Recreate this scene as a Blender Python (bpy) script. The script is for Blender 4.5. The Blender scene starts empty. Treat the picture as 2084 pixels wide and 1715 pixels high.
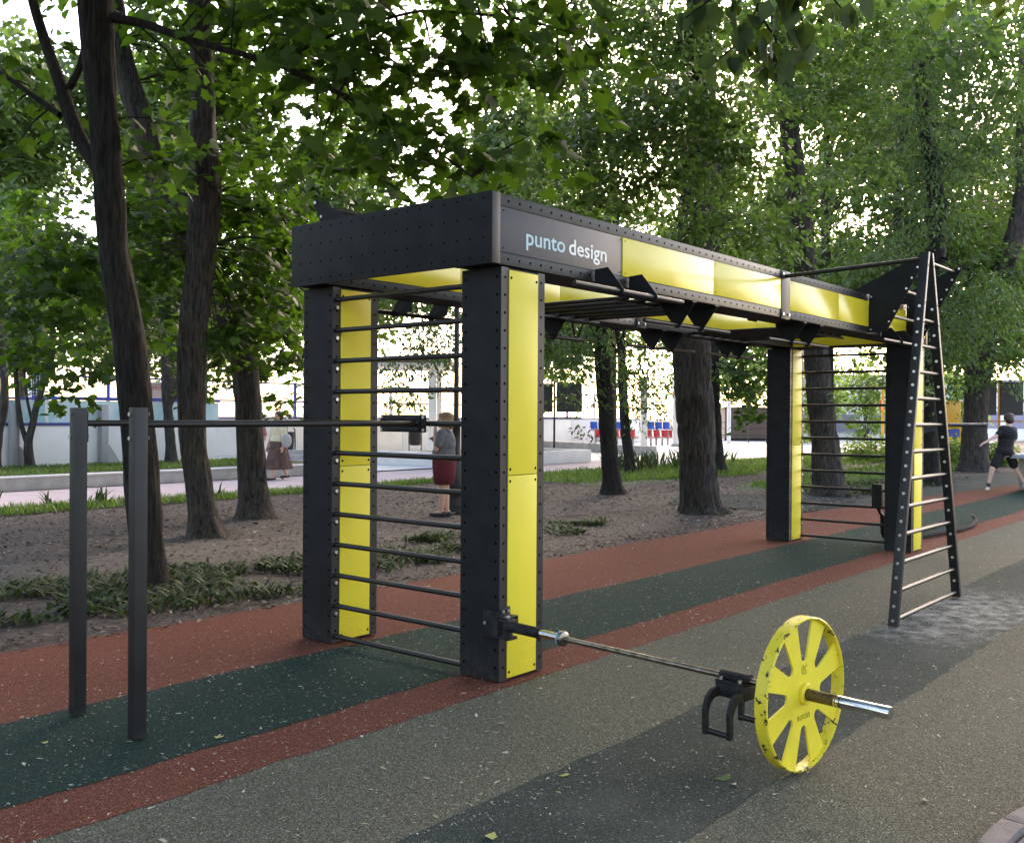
import bpy, bmesh, math, random
import numpy as np
from mathutils import Vector, Matrix, Euler
from math import pi, radians, sin, cos

# ------------------------------------------------------------------ camera, sky, sun, exposure
S = bpy.context.scene
COL = S.collection
FPX = 2010.57                       # focal length in pixels of a 2084 px wide picture
CAM = np.array([-4.3782, -3.7062, 1.55])
YAW, PIT, ROL = 0.6904, -0.0059, 0.0063
CF = np.array([cos(YAW)*cos(PIT), sin(YAW)*cos(PIT), sin(PIT)])
_r = np.cross(CF, [0, 0, 1]); _r /= np.linalg.norm(_r); _u = np.cross(_r, CF)
CR = _r*cos(ROL)+_u*sin(ROL); CU = -_r*sin(ROL)+_u*cos(ROL)
cd = bpy.data.cameras.new('camera'); co = bpy.data.objects.new('camera', cd); COL.objects.link(co)
cd.sensor_width = 36.0; cd.sensor_fit = 'HORIZONTAL'; cd.lens = FPX/2084*36.0
cd.clip_start = 0.05; cd.clip_end = 2000
M4 = Matrix.Identity(4)
for i in range(3):
    M4[i][0] = CR[i]; M4[i][1] = CU[i]; M4[i][2] = -CF[i]; M4[i][3] = CAM[i]
co.matrix_world = M4
S.camera = co

SUN_AZ, SUN_EL = radians(18), radians(28)      # azimuth from +X towards +Y
w = bpy.data.worlds.new('World'); S.world = w; w.use_nodes = True
nt = w.node_tree; bg = nt.nodes['Background']
sky = nt.nodes.new('ShaderNodeTexSky'); sky.sky_type = 'NISHITA'; sky.sun_disc = False
sky.sun_elevation = SUN_EL; sky.sun_rotation = pi/2-SUN_AZ
sky.air_density = 1.0; sky.dust_density = 2.0; sky.ozone_density = 1.0
nt.links.new(sky.outputs[0], bg.inputs['Color']); bg.inputs['Strength'].default_value = 0.15
sl = bpy.data.lights.new('sun', 'SUN'); so = bpy.data.objects.new('sun', sl); COL.objects.link(so)
sl.energy = .55; sl.angle = radians(22); sl.color = (1, .96, .90)
sd = Vector((cos(SUN_AZ)*cos(SUN_EL), sin(SUN_AZ)*cos(SUN_EL), sin(SUN_EL)))
so.rotation_euler = sd.to_track_quat('Z', 'Y').to_euler(); so.location = (0, 0, 30)
S.view_settings.view_transform = 'Standard'; S.view_settings.look = 'None'
S.view_settings.gamma = 1; S.view_settings.use_curve_mapping = False
S.view_settings.exposure = 2.78
try:
    S.view_settings.use_white_balance = True; S.view_settings.white_balance_temperature = 7600; S.view_settings.white_balance_tint = 18
except Exception: pass
S.render.engine = 'CYCLES'
try:
    S.cycles.use_denoising = True; S.cycles.max_bounces = 7; S.cycles.diffuse_bounces = 4
    S.cycles.transmission_bounces = 5; S.cycles.sample_clamp_indirect = 6
except Exception: pass

# ------------------------------------------------------------------ helpers
RNG = np.random.default_rng(7); random.seed(7)
def ray(u, v): return CF+CR*(u-1042)/FPX-CU*(v-857.5)/FPX
def at(u, v, D): return CAM+ray(u, v)*D
def gnd(u, v, z=0.):
    d = ray(u, v); return CAM+d*((z-CAM[2])/d[2])

def tag(o, label=None, cat=None, group=None, kind=None):
    if label: o['label'] = label
    if cat: o['category'] = cat
    if group: o['group'] = group
    if kind: o['kind'] = kind
    return o
def empty(name, loc=(0, 0, 0), rz=0, **k):
    o = bpy.data.objects.new(name, None); COL.objects.link(o); o.location = loc; o.rotation_euler[2] = rz
    o.empty_display_size = .2
    return tag(o, **k)
def link(name, me, parent=None, mat=None, **k):
    if mat is not None and not me.materials: me.materials.append(mat)
    o = bpy.data.objects.new(name, me); COL.objects.link(o)
    if parent is not None: o.parent = parent
    return tag(o, **k)

class MB:
    def __init__(s): s.v = []; s.f = []
    def add(s, vs, fs):
        b = len(s.v); s.v += [tuple(float(c) for c in x) for x in vs]; s.f += [tuple(b+i for i in f) for f in fs]; return s
    def box(s, x0, y0, z0, x1, y1, z1, M=None):
        vs = [(x, y, z) for z in (z0, z1) for y in (y0, y1) for x in (x0, x1)]
        if M is not None: vs = [tuple(M @ Vector(p)) for p in vs]
        return s.add(vs, [(0, 2, 3, 1), (4, 5, 7, 6), (0, 1, 5, 4), (2, 6, 7, 3), (0, 4, 6, 2), (1, 3, 7, 5)])
    def tube(s, pts, r, n=10, cap=True):
        P = [np.array(p, float) for p in pts]; R = r if hasattr(r, '__len__') else [r]*len(P)
        up = np.array([0, 0, 1.]); rings = []; prev = None
        for i, p in enumerate(P):
            t = P[min(i+1, len(P)-1)]-P[max(i-1, 0)]; t /= (np.linalg.norm(t)+1e-9)
            a = prev-t*(prev@t) if prev is not None else np.cross(t, up if abs(t[2]) < .95 else [1, 0, 0])
            a /= np.linalg.norm(a); prev = a; b = np.cross(t, a)
            rings.append([p+R[i]*(a*cos(2*pi*k/n)+b*sin(2*pi*k/n)) for k in range(n)])
        vs = [q for rg in rings for q in rg]; fs = []
        for i in range(len(P)-1):
            for k in range(n):
                fs.append((i*n+k, i*n+(k+1) % n, (i+1)*n+(k+1) % n, (i+1)*n+k))
        if cap: fs += [tuple(range(n))[::-1], tuple((len(P)-1)*n+k for k in range(n))]
        return s.add(vs, fs)
    def prism(s, poly, d):          # poly: 3-D points of a planar outline, d: extrusion vector
        n = len(poly); d = np.array(d, float); A = [np.array(p, float) for p in poly]
        fs = [tuple(range(n))[::-1], tuple(range(n, 2*n))]+[(i, (i+1) % n, n+(i+1) % n, n+i) for i in range(n)]
        return s.add(A+[p+d for p in A], fs)
    def lathe(s, prof, c=(0, 0, 0), n=16):
        vs = []; fs = []
        for r, z in prof:
            for k in range(n): vs.append((c[0]+r*cos(2*pi*k/n), c[1]+r*sin(2*pi*k/n), c[2]+z))
        for i in range(len(prof)-1):
            for k in range(n): fs.append((i*n+k, i*n+(k+1) % n, (i+1)*n+(k+1) % n, (i+1)*n+k))
        fs += [tuple(range(n))[::-1], tuple((len(prof)-1)*n+k for k in range(n))]
        return s.add(vs, fs)
    def disc(s, c, nrm, r, h=.002, n=7):
        nrm = np.array(nrm, float); nrm /= np.linalg.norm(nrm); c = np.array(c, float)
        return s.tube([c, c+nrm*h], r, n)
    def mesh(s, name, mat=None, smooth=False, bevel=0, angle=40):
        me = bpy.data.meshes.new(name); me.from_pydata(s.v, [], s.f)
        bm = bmesh.new(); bm.from_mesh(me); bmesh.ops.recalc_face_normals(bm, faces=bm.faces)
        if bevel:
            ed = [e for e in bm.edges if len(e.link_faces) == 2 and e.calc_face_angle(0) > radians(50)]
            bmesh.ops.bevel(bm, geom=ed, offset=bevel, segments=2, affect='EDGES', profile=.6)
        bm.to_mesh(me); bm.free()
        if smooth or bevel:
            me.polygons.foreach_set('use_smooth', [True]*len(me.polygons))
            me.set_sharp_from_angle(angle=radians(angle))
        if mat: me.materials.append(mat)
        return me
    def obj(s, name, mat=None, parent=None, smooth=False, bevel=0, label=None, cat=None, group=None, kind=None, angle=40):
        return link(name, s.mesh(name, mat, smooth, bevel, angle), parent, label=label, cat=cat, group=group, kind=kind)

def copy_tree(o, parent=None):
    c = o.copy(); COL.objects.link(c)
    if parent is not None: c.parent = parent
    for ch in list(o.children): copy_tree(ch, c)
    return c

# ------------------------------------------------------------------ materials
def mat(name, col, rough=.5, metal=0., spec=.5, var=0., vscale=20., bump=0., bscale=80., coat=0., col2=None):
    m = bpy.data.materials.new(name); m.use_nodes = True; t = m.node_tree; b = t.nodes['Principled BSDF']
    b.inputs['Roughness'].default_value = rough; b.inputs['Metallic'].default_value = metal
    b.inputs['Specular IOR Level'].default_value = spec; b.inputs['Coat Weight'].default_value = coat
    b.inputs['Base Color'].default_value = (*col, 1)
    tc = t.nodes.new('ShaderNodeTexCoord')
    if var or col2:
        n = t.nodes.new('ShaderNodeTexNoise'); n.inputs['Scale'].default_value = vscale; n.inputs['Detail'].default_value = 6
        t.links.new(tc.outputs['Object'], n.inputs['Vector'])
        r = t.nodes.new('ShaderNodeValToRGB'); c2 = col2 or tuple(min(1, c*(1+var)) for c in col)
        c1 = col if col2 else tuple(c*(1-var) for c in col)
        r.color_ramp.elements[0].position = .35; r.color_ramp.elements[1].position = .68
        r.color_ramp.elements[0].color = (*c1, 1); r.color_ramp.elements[1].color = (*c2, 1)
        t.links.new(n.outputs['Fac'], r.inputs['Fac']); t.links.new(r.outputs['Color'], b.inputs['Base Color'])
    if bump:
        n = t.nodes.new('ShaderNodeTexNoise'); n.inputs['Scale'].default_value = bscale; n.inputs['Detail'].default_value = 4
        t.links.new(tc.outputs['Object'], n.inputs['Vector'])
        bp = t.nodes.new('ShaderNodeBump'); bp.inputs['Strength'].default_value = bump; bp.inputs['Distance'].default_value = .01
        t.links.new(n.outputs['Fac'], bp.inputs['Height']); t.links.new(bp.outputs['Normal'], b.inputs['Normal'])
    return m

def rubber(name, c1, c2, dust=.25, dustcol=(.22, .20, .17), stains=()):
    """poured rubber granulate: fine two-tone grains, broad dusty patches, pitted relief"""
    m = bpy.data.materials.new(name); m.use_nodes = True; t = m.node_tree; b = t.nodes['Principled BSDF']; L = t.links.new
    b.inputs['Roughness'].default_value = .95; b.inputs['Specular IOR Level'].default_value = .12
    tc = t.nodes.new('ShaderNodeTexCoord')
    v = t.nodes.new('ShaderNodeTexVoronoi'); v.inputs['Scale'].default_value = 210
    L(tc.outputs['Object'], v.inputs['Vector'])
    sx = t.nodes.new('ShaderNodeSeparateColor'); L(v.outputs['Color'], sx.inputs[0])
    r = t.nodes.new('ShaderNodeValToRGB'); e = r.color_ramp.elements
    e[0].position = .1; e[0].color = (*c1, 1); e[1].position = .75; e[1].color = (*c2, 1)
    x = e.new(.95); x.color = (*[min(1, c*1.7+.015) for c in c2], 1)
    L(sx.outputs[0], r.inputs['Fac'])
    n = t.nodes.new('ShaderNodeTexNoise'); n.inputs['Scale'].default_value = 1.1; n.inputs['Detail'].default_value = 9; n.inputs['Roughness'].default_value = .62
    L(tc.outputs['Object'], n.inputs['Vector'])
    rd = t.nodes.new('ShaderNodeMapRange'); rd.inputs[1].default_value = .48; rd.inputs[2].default_value = .78
    rd.inputs[3].default_value = 0; rd.inputs[4].default_value = dust
    L(n.outputs['Fac'], rd.inputs[0]); fac = rd.outputs[0]
    for (sx_, sy_, rad, amt) in stains:          # scuffed dusty patches under much-used spots
        vm = t.nodes.new('ShaderNodeVectorMath'); vm.operation = 'DISTANCE'; vm.inputs[1].default_value = (sx_, sy_, 0)
        L(tc.outputs['Object'], vm.inputs[0])
        mr = t.nodes.new('ShaderNodeMapRange'); mr.inputs[1].default_value = rad; mr.inputs[2].default_value = rad*.15
        mr.inputs[3].default_value = 0; mr.inputs[4].default_value = amt
        L(vm.outputs['Value'], mr.inputs[0])
        n2 = t.nodes.new('ShaderNodeTexNoise'); n2.inputs['Scale'].default_value = 7; n2.inputs['Detail'].default_value = 8; n2.inputs['Roughness'].default_value = .7
        L(tc.outputs['Object'], n2.inputs['Vector'])
        m2 = t.nodes.new('ShaderNodeMapRange'); m2.inputs[1].default_value = .4; m2.inputs[2].default_value = .62; L(n2.outputs['Fac'], m2.inputs[0])
        mu = t.nodes.new('ShaderNodeMath'); mu.operation = 'MULTIPLY'; L(mr.outputs[0], mu.inputs[0]); L(m2.outputs[0], mu.inputs[1])
        ad = t.nodes.new('ShaderNodeMath'); ad.operation = 'MAXIMUM'; L(fac, ad.inputs[0]); L(mu.outputs[0], ad.inputs[1]); fac = ad.outputs[0]
    mx = t.nodes.new('ShaderNodeMix'); mx.data_type = 'RGBA'; L(fac, mx.inputs[0]); L(r.outputs[0], mx.inputs[6]); mx.inputs[7].default_value = (*dustcol, 1)
    L(mx.outputs[2], b.inputs['Base Color'])
    bp = t.nodes.new('ShaderNodeBump'); bp.inputs['Strength'].default_value = .5; bp.inputs['Distance'].default_value = .004
    L(v.outputs['Distance'], bp.inputs['Height']); L(bp.outputs[0], b.inputs['Normal'])
    return m

def leafmat(name, c1, c2, trans=(.16, .30, .03), tf=.45, rough=.42):
    m = bpy.data.materials.new(name); m.use_nodes = True; t = m.node_tree; L = t.links.new
    out = t.nodes['Material Output']; b = t.nodes['Principled BSDF']
    g = t.nodes.new('ShaderNodeNewGeometry'); r = t.nodes.new('ShaderNodeValToRGB')
    r.color_ramp.elements[0].color = (*c1, 1); r.color_ramp.elements[1].color = (*c2, 1)
    L(g.outputs['Random Per Island'], r.inputs['Fac']); L(r.outputs[0], b.inputs['Base Color'])
    b.inputs['Roughness'].default_value = rough; b.inputs['Specular IOR Level'].default_value = .30
    tr = t.nodes.new('ShaderNodeBsdfTranslucent')
    mu = t.nodes.new('ShaderNodeMix'); mu.data_type = 'RGBA'; mu.blend_type = 'MULTIPLY'; mu.inputs[0].default_value = 1
    r2 = t.nodes.new('ShaderNodeMapRange'); r2.inputs[3].default_value = .6; r2.inputs[4].default_value = 1.25
    L(g.outputs['Random Per Island'], r2.inputs[0]); mu.inputs[6].default_value = (*trans, 1); L(r2.outputs[0], mu.inputs[7])
    L(mu.outputs[2], tr.inputs['Color'])
    mx = t.nodes.new('ShaderNodeMixShader'); mx.inputs[0].default_value = tf
    L(b.outputs[0], mx.inputs[1]); L(tr.outputs[0], mx.inputs[2]); L(mx.outputs[0], out.inputs['Surface'])
    return m

def barkmat(name, c1, c2):
    m = bpy.data.materials.new(name); m.use_nodes = True; t = m.node_tree; L = t.links.new; b = t.nodes['Principled BSDF']
    b.inputs['Roughness'].default_value = .9; b.inputs['Specular IOR Level'].default_value = .2
    tc = t.nodes.new('ShaderNodeTexCoord'); mp = t.nodes.new('ShaderNodeMapping'); mp.inputs['Scale'].default_value = (1, 1, .13)
    L(tc.outputs['Object'], mp.inputs[0])
    n = t.nodes.new('ShaderNodeTexNoise'); n.inputs['Scale'].default_value = 34; n.inputs['Detail'].default_value = 8; n.inputs['Roughness'].default_value = .65; n.inputs['Distortion'].default_value = .6
    L(mp.outputs[0], n.inputs['Vector'])
    r = t.nodes.new('ShaderNodeValToRGB'); e = r.color_ramp.elements
    e[0].position = .38; e[0].color = (*c1, 1); e[1].position = .62; e[1].color = (*c2, 1)
    L(n.outputs['Fac'], r.inputs['Fac'])
    n2 = t.nodes.new('ShaderNodeTexNoise'); n2.inputs['Scale'].default_value = 2.2; n2.inputs['Detail'].default_value = 5
    L(tc.outputs['Object'], n2.inputs['Vector'])
    mx = t.nodes.new('ShaderNodeMix'); mx.data_type = 'RGBA'; mx.blend_type = 'MULTIPLY'; mx.inputs[0].default_value = .5
    L(r.outputs[0], mx.inputs[6]); L(n2.outputs['Color'], mx.inputs[7]); L(mx.outputs[2], b.inputs['Base Color'])
    bp = t.nodes.new('ShaderNodeBump'); bp.inputs['Strength'].default_value = .9; bp.inputs['Distance'].default_value = .03
    L(n.outputs['Fac'], bp.inputs['Height']); L(bp.outputs[0], b.inputs['Normal'])
    return m

m_dark = mat('charcoal_powder_coat', (.013, .013, .0155), .46, spec=.45, var=.3, vscale=5, bump=.05, bscale=900)
m_face = mat('charcoal_panel', (.0115, .0125, .0145), .62, spec=.2, var=.25, vscale=6, bump=.04, bscale=900)
m_rung = mat('black_pipe', (.010, .0105, .0115), .42, spec=.45, var=.2, vscale=30)
m_hole = mat('hole_black', (.002, .002, .002), .9, spec=.05)
m_bolt = mat('zinc_bolt', (.62, .63, .65), .32, metal=.9)
m_logo = mat('charcoal_sign_panel', (.060, .054, .066), .5, spec=.5, var=.05)
m_wtext = mat('white_print', (.80, .80, .80), .4)
m_btext = mat('pale_blue_print', (.33, .55, .62), .4)
m_chrome = mat('chrome', (.62, .61, .60), .16, metal=1., var=.12, vscale=40)
m_steel = mat('worn_steel', (.36, .33, .29), .30, metal=1., col2=(.16, .12, .09), vscale=26)
m_tape = mat('worn_brown_sleeve', (.07, .05, .03), .35, metal=.7, col2=(.16, .12, .07), vscale=60)
m_cyan = mat('cyan_ring', (.05, .42, .60), .35)
m_concrete = mat('concrete', (.36, .34, .32), .85, var=.18, vscale=3, bump=.2, bscale=60)
m_white = mat('white_paint', (.80, .765, .74), .5, var=.04, vscale=2)
m_blue = mat('blue_paint', (.03, .06, .36), .4)
m_red = mat('red_plastic', (.62, .03, .03), .4)
m_bluep = mat('blue_plastic', (.02, .10, .50), .4)
m_grey = mat('grey_metal', (.33, .33, .34), .45, metal=.3)
m_brown = mat('brown_cladding', (.15, .10, .09), .6, var=.1, vscale=4)

def dusty(m, col=(.13, .12, .105), h=.35, amt=.2):
    """mud splash and dust on the lowest part of things that stand on the ground"""
    t = m.node_tree; b = t.nodes['Principled BSDF']; L = t.links.new; tc = t.nodes.new('ShaderNodeTexCoord')
    sp = t.nodes.new('ShaderNodeSeparateXYZ'); L(tc.outputs['Object'], sp.inputs[0])
    mr = t.nodes.new('ShaderNodeMapRange'); mr.inputs[1].default_value = h; mr.inputs[2].default_value = 0; mr.inputs[3].default_value = 0; mr.inputs[4].default_value = 1; L(sp.outputs[2], mr.inputs[0])
    n = t.nodes.new('ShaderNodeTexNoise'); n.inputs['Scale'].default_value = 26; n.inputs['Detail'].default_value = 8; n.inputs['Roughness'].default_value = .7; L(tc.outputs['Object'], n.inputs['Vector'])
    m2 = t.nodes.new('ShaderNodeMapRange'); m2.inputs[1].default_value = .42; m2.inputs[2].default_value = .68; m2.inputs[3].default_value = 0; m2.inputs[4].default_value = amt; L(n.outputs['Fac'], m2.inputs[0])
    pw_ = t.nodes.new('ShaderNodeMath'); pw_.operation = 'POWER'; pw_.inputs[1].default_value = 2; L(mr.outputs[0], pw_.inputs[0])
    mu = t.nodes.new('ShaderNodeMath'); mu.operation = 'MULTIPLY'; L(pw_.outputs[0], mu.inputs[0]); L(m2.outputs[0], mu.inputs[1])
    # small scuffs anywhere
    n3 = t.nodes.new('ShaderNodeTexNoise'); n3.inputs['Scale'].default_value = 12; n3.inputs['Detail'].default_value = 10; n3.inputs['Roughness'].default_value = .75; L(tc.outputs['Object'], n3.inputs['Vector'])
    m3 = t.nodes.new('ShaderNodeMapRange'); m3.inputs[1].default_value = .66; m3.inputs[2].default_value = .74; m3.inputs[3].default_value = 0; m3.inputs[4].default_value = .08; L(n3.outputs['Fac'], m3.inputs[0])
    mm = t.nodes.new('ShaderNodeMath'); mm.operation = 'MAXIMUM'; L(mu.outputs[0], mm.inputs[0]); L(m3.outputs[0], mm.inputs[1])
    old = b.inputs['Base Color'].links[0].from_socket
    mx = t.nodes.new('ShaderNodeMix'); mx.data_type = 'RGBA'; L(mm.outputs[0], mx.inputs[0]); L(old, mx.inputs[6]); mx.inputs[7].default_value = (*col, 1); L(mx.outputs[2], b.inputs['Base Color'])
dusty(m_face); dusty(m_dark)
def yellow(name, chip=False):
    m = mat(name, (.80, .64, .045), .20 if not chip else .42, spec=.45, coat=.0 if not chip else .05)
    t = m.node_tree; b = t.nodes['Principled BSDF']; L = t.links.new; tc = t.nodes.new('ShaderNodeTexCoord')
    n = t.nodes.new('ShaderNodeTexNoise'); n.inputs['Detail'].default_value = 8; L(tc.outputs['Object'], n.inputs['Vector'])
    r = t.nodes.new('ShaderNodeValToRGB'); e = r.color_ramp.elements
    if chip:
        n.inputs['Scale'].default_value = 30; n.inputs['Roughness'].default_value = .6
        e[0].position = .405; e[0].color = (.03, .025, .015, 1); e[1].position = .420; e[1].color = (.72, .58, .04, 1)
        x = e.new(.7); x.color = (.80, .65, .05, 1)
    else:
        n.inputs['Scale'].default_value = 3; e[0].position = .3; e[0].color = (.77, .60, .040, 1); e[1].position = .7; e[1].color = (.81, .655, .05, 1)
        n3 = t.nodes.new('ShaderNodeTexNoise'); n3.inputs['Scale'].default_value = 1.4; L(tc.outputs['Object'], n3.inputs['Vector'])
        bp = t.nodes.new('ShaderNodeBump'); bp.inputs['Strength'].default_value = .12; bp.inputs['Distance'].default_value = .03
        L(n3.outputs['Fac'], bp.inputs['Height']); L(bp.outputs[0], b.inputs['Normal']); L(bp.outputs[0], b.inputs['Coat Normal'])
    L(n.outputs['Fac'], r.inputs['Fac']); L(r.outputs[0], b.inputs['Base Color'])
    return m
m_yelp = mat('yellow_post_panel', (.79, .64, .047), .42, spec=.32, var=.03, vscale=3); m_yel = yellow('yellow_gloss_panel'); dusty(m_yelp, (.30, .24, .06), .4, .25); dusty(m_yel, (.30, .24, .06), .5, .35); m_chip = yellow('chipped_yellow_paint', True)
m_yelw = mat('yellow_enamel', (.80, .65, .042), .42, var=.05, vscale=12)
m_yelt = mat('stamped_letter', (.42, .38, .03), .5)

m_brn = rubber('rubber_olive_brown', (.048, .048, .034), (.124, .122, .090), .13)
m_slate = rubber('rubber_slate', (.019, .026, .023), (.041, .053, .046), .14, (.36, .35, .33), stains=((4.1, -1.3, 1.5, 1.), (3.1, -1.4, .6, .8)))
m_redr = rubber('rubber_brick_red', (.083, .025, .0150), (.163, .054, .034), .10, (.25, .13, .10))
m_grn = rubber('rubber_dark_green', (.006, .019, .0145), (.0145, .039, .029), .08, (.07, .11, .095), stains=((.35, .9, .9, .3),))
m_dirt = mat('park_soil', (.025, .0175, .014), .95, col2=(.060, .043, .034), vscale=7, bump=.8, bscale=30)
m_track = mat('trodden_path', (.062, .046, .038), .95, col2=(.090, .069, .057), vscale=3, bump=.3, bscale=40)
m_pink = mat('pink_asphalt', (.40, .315, .31), .85, col2=(.46, .375, .365), vscale=2, bump=.2, bscale=120)
m_plaza = mat('pale_paving', (.62, .60, .58), .8, var=.08, vscale=1.5)
m_lawn = mat('lawn_soil', (.050, .060, .025), .95, col2=(.075, .095, .032), vscale=4)
m_litter = leafmat('dry_litter', (.022, .014, .010), (.27, .195, .145), (.1, .08, .05), .1, .7)
m_grass = leafmat('grass_blade', (.04, .080, .014), (.10, .155, .034), (.18, .32, .04), .4)
m_hosta = leafmat('groundcover_leaf', (.022, .044, .014), (.085, .105, .045), (.07, .12, .02), .25, .7)
m_maple = leafmat('maple_leaf', (.012, .028, .007), (.044, .078, .018), (.105, .235, .014), .38, .62)
m_ash = leafmat('ash_leaf', (.030, .058, .022), (.080, .118, .046), (.12, .24, .04), .36)
m_poplar = leafmat('poplar_leaf', (.034, .068, .021), (.090, .140, .048), (.16, .30, .042), .40, .36)
m_farleaf = leafmat('far_leaf', (.036, .066, .020), (.090, .135, .042), (.16, .28, .045), .42)
m_bark = barkmat('dark_bark', (.012, .010, .009), (.046, .038, .034))
m_bark2 = barkmat('grey_bark', (.026, .021, .018), (.105, .088, .076))
m_skin = mat('skin', (.55, .30, .22), .5, var=.06)
m_glass = mat('pale_glass', (.55, .75, .75), .12, spec=.6)

# ------------------------------------------------------------------ ground and surfaces
def sheet(name, x0, x1, y0, y1, z, m, wob=(0, 0), step=.12, label=None):
    """a flat strip along X whose long edges wander a little"""
    n = max(2, int((x1-x0)/step)) if any(wob) else 2
    xs = np.linspace(x0, x1, n)
    def edge(y, a, sc):
        if not a: return np.full(n, y)
        return y+a*(np.sin(xs*1.7+sc)+np.sin(xs*.63+2*sc)*1.2+.6*np.sin(xs*5.1+sc*3))/2+RNG.normal(0, .007, n)
    e0, e1 = edge(y0, wob[0], 1.3), edge(y1, wob[1], 4.1)
    vs = [(x, y, z) for x, y in zip(xs, e0)]+[(x, y, z) for x, y in zip(xs, e1)]
    fs = [(i, i+1, n+i+1, n+i) for i in range(n-1)]
    return MB().add(vs, fs).obj(name, m, kind='structure')
def patch(name, pts, z, m):
    return MB().add([(x, y, z) for x, y in pts], [tuple(range(len(pts)))]).obj(name, m, kind='structure')
sheet('ground', -400, 600, -400, 600, -.020, m_dirt)
sheet('rubber_surface_brown', -14, 40, -9, 2.0, -.012, m_brn)
sheet('rubber_surface_red', -14, 34, -.09, 2.88, -.010, m_redr, (.012, .04))
sheet('rubber_surface_green', -14, 34, .30, 1.39, -.008, m_grn, (.012, .012))
sheet('rubber_surface_slate', -14, 40, -1.90, -1.10, -.010, m_slate, (.006, .006))
patch('side_path', [(11.2, 2.95), (13.9, 2.55), (15.7, 2.4), (22, 1.9), (30, 3.4), (19.7, 3.9), (14.9, 4.6), (12.9, 6.2), (11.0, 5.4)], -.006, m_slate)
sheet('dirt_path', -14, 40, 5.30, 6.75, -.014, m_track, (.18, .14))
sheet('lawn_strip', -20, 16, 11.9, 12.75, -.010, m_lawn, (.2, .05))
sheet('lawn', 14.0, 60, 8.6, 12.4, -.010, m_lawn, (.5, .1))
patch('side_lawn', [(14.6, 4.75), (19.7, 4.1), (27, 4.6), (40, 6), (40, 8.4), (22, 7.6), (15.6, 6.6)], -.010, m_lawn)
sheet('asphalt_path', -40, 90, 12.78, 16.2, -.006, m_pink, (.02, 0))
sheet('paved_square', 24, 120, 12.7, 60, -.003, m_plaza)
sheet('court_surface', -20, 24, 16.6, 60, .0, m_plaza)
# kerbs
for (x0, y0, x1, y1, h) in [(-40, 12.72, 90, 12.80, .03)]:
    MB().box(x0, y0, -.02, x1, y1, h).obj('path_kerb', m_concrete, kind='structure')

# gravel bed with its round kerb in the corner
kc, kr = np.array([-.54, -4.70]), 1.95
m_kerb = mat('kerb_concrete', (.17, .145, .14), .9, var=.2, vscale=12, bump=.3, bscale=90)
kb = empty('round_kerb', (kc[0], kc[1], 0), label='curved concrete kerb stones around gravel bed in the near right corner', cat='kerb')
for i in range(14):
    a0, a1 = radians(20+i*9), radians(20+i*9+8.7)
    A = np.linspace(a0, a1, 5); mb = MB()
    poly = [((kr)*cos(a), (kr)*sin(a), -.05) for a in A]+[((kr-.085)*cos(a), (kr-.085)*sin(a), -.05) for a in A[::-1]]
    mb.prism(poly, (0, 0, .085+.004*random.random())).obj('kerb_stone', m_kerb, kb, bevel=.006)
MB().lathe([(0.001, -.01), (kr-.09, -.01), (kr-.09, .012), (.001, .012)], (kc[0], kc[1], 0), 32).obj('gravel_bed', m_kerb, kind='structure')

# ------------------------------------------------------------------ the training rig
HP, HT, WX, WY = 2.427, 2.836, .4103, .302
Y2, X3 = 1.4888, 7.3668
LX, LY = X3+WX, Y2+WY
rig = empty('training_rig', (0, 0, 0), label='long black and yellow outdoor training rig with ladder ends and pull-up bars', cat='training rig')
FL = .066
def holes(name, pts, nrm, parent, r=.0087):
    mb = MB()
    for p in pts: mb.disc(p, nrm, r, .0012, 7)
    return mb.obj(name, m_hole, parent, kind='stuff')
post_holes = {}
def post(x, y):
    e = empty('post', (x, y, 0)); e.parent = rig
    MB().box(.004, .004, 0, WX-.004, WY-.004, HP-.012).obj('core', m_face, e)
    MB().box(0, 0, 0, .004, WY, HP-.012).obj('face_plate', m_face, e)
    MB().box(WX-.004, 0, 0, WX, WY, HP-.012).obj('face_plate', m_face, e)
    for s in (0, 1):
        y0 = -.0035 if s == 0 else WY+.0005; y1 = y0+.003
        MB().box(0, y0, 0, FL, y1, HP-.012).obj('flange', m_dark, e)
        MB().box(WX-FL, y0, 0, WX, y1, HP-.012).obj('flange', m_dark, e)
        yy0, yy1 = (y0-.006, y1) if s == 0 else (y0, y1+.006)
        MB().box(FL+.001, yy0, .012, WX-FL-.006, yy1, 1.197).obj('yellow_panel', m_yelp, e, bevel=.0015)
        MB().box(FL+.001, yy0, 1.201, WX-FL-.006, yy1, HP-.025).obj('yellow_panel', m_yelp, e, bevel=.0015)
        yf = y0 if s == 0 else y1; nr = (0, -1 if s == 0 else 1, 0)
        yp = yy0 if s == 0 else yy1
        zs = np.arange(.08, HP-.03, .1035)
        holes('bolt_holes', [(xx, yf, z) for z in zs for xx in (.034, WX-.034)]+[(xx, yp, z) for xx in (FL+.018, WX-FL-.022) for z in (.045, 1.165, 1.235, HP-.07)], nr, e)
    zs = np.arange(.08, HP-.03, .1035)
    holes('bolt_holes', [(-.0002, yy, z) for z in zs for yy in (.028, WY-.028)], (-1, 0, 0), e)
    return e
posts = [post(x, y) for x in (0, X3) for y in (0, Y2)]

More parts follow.
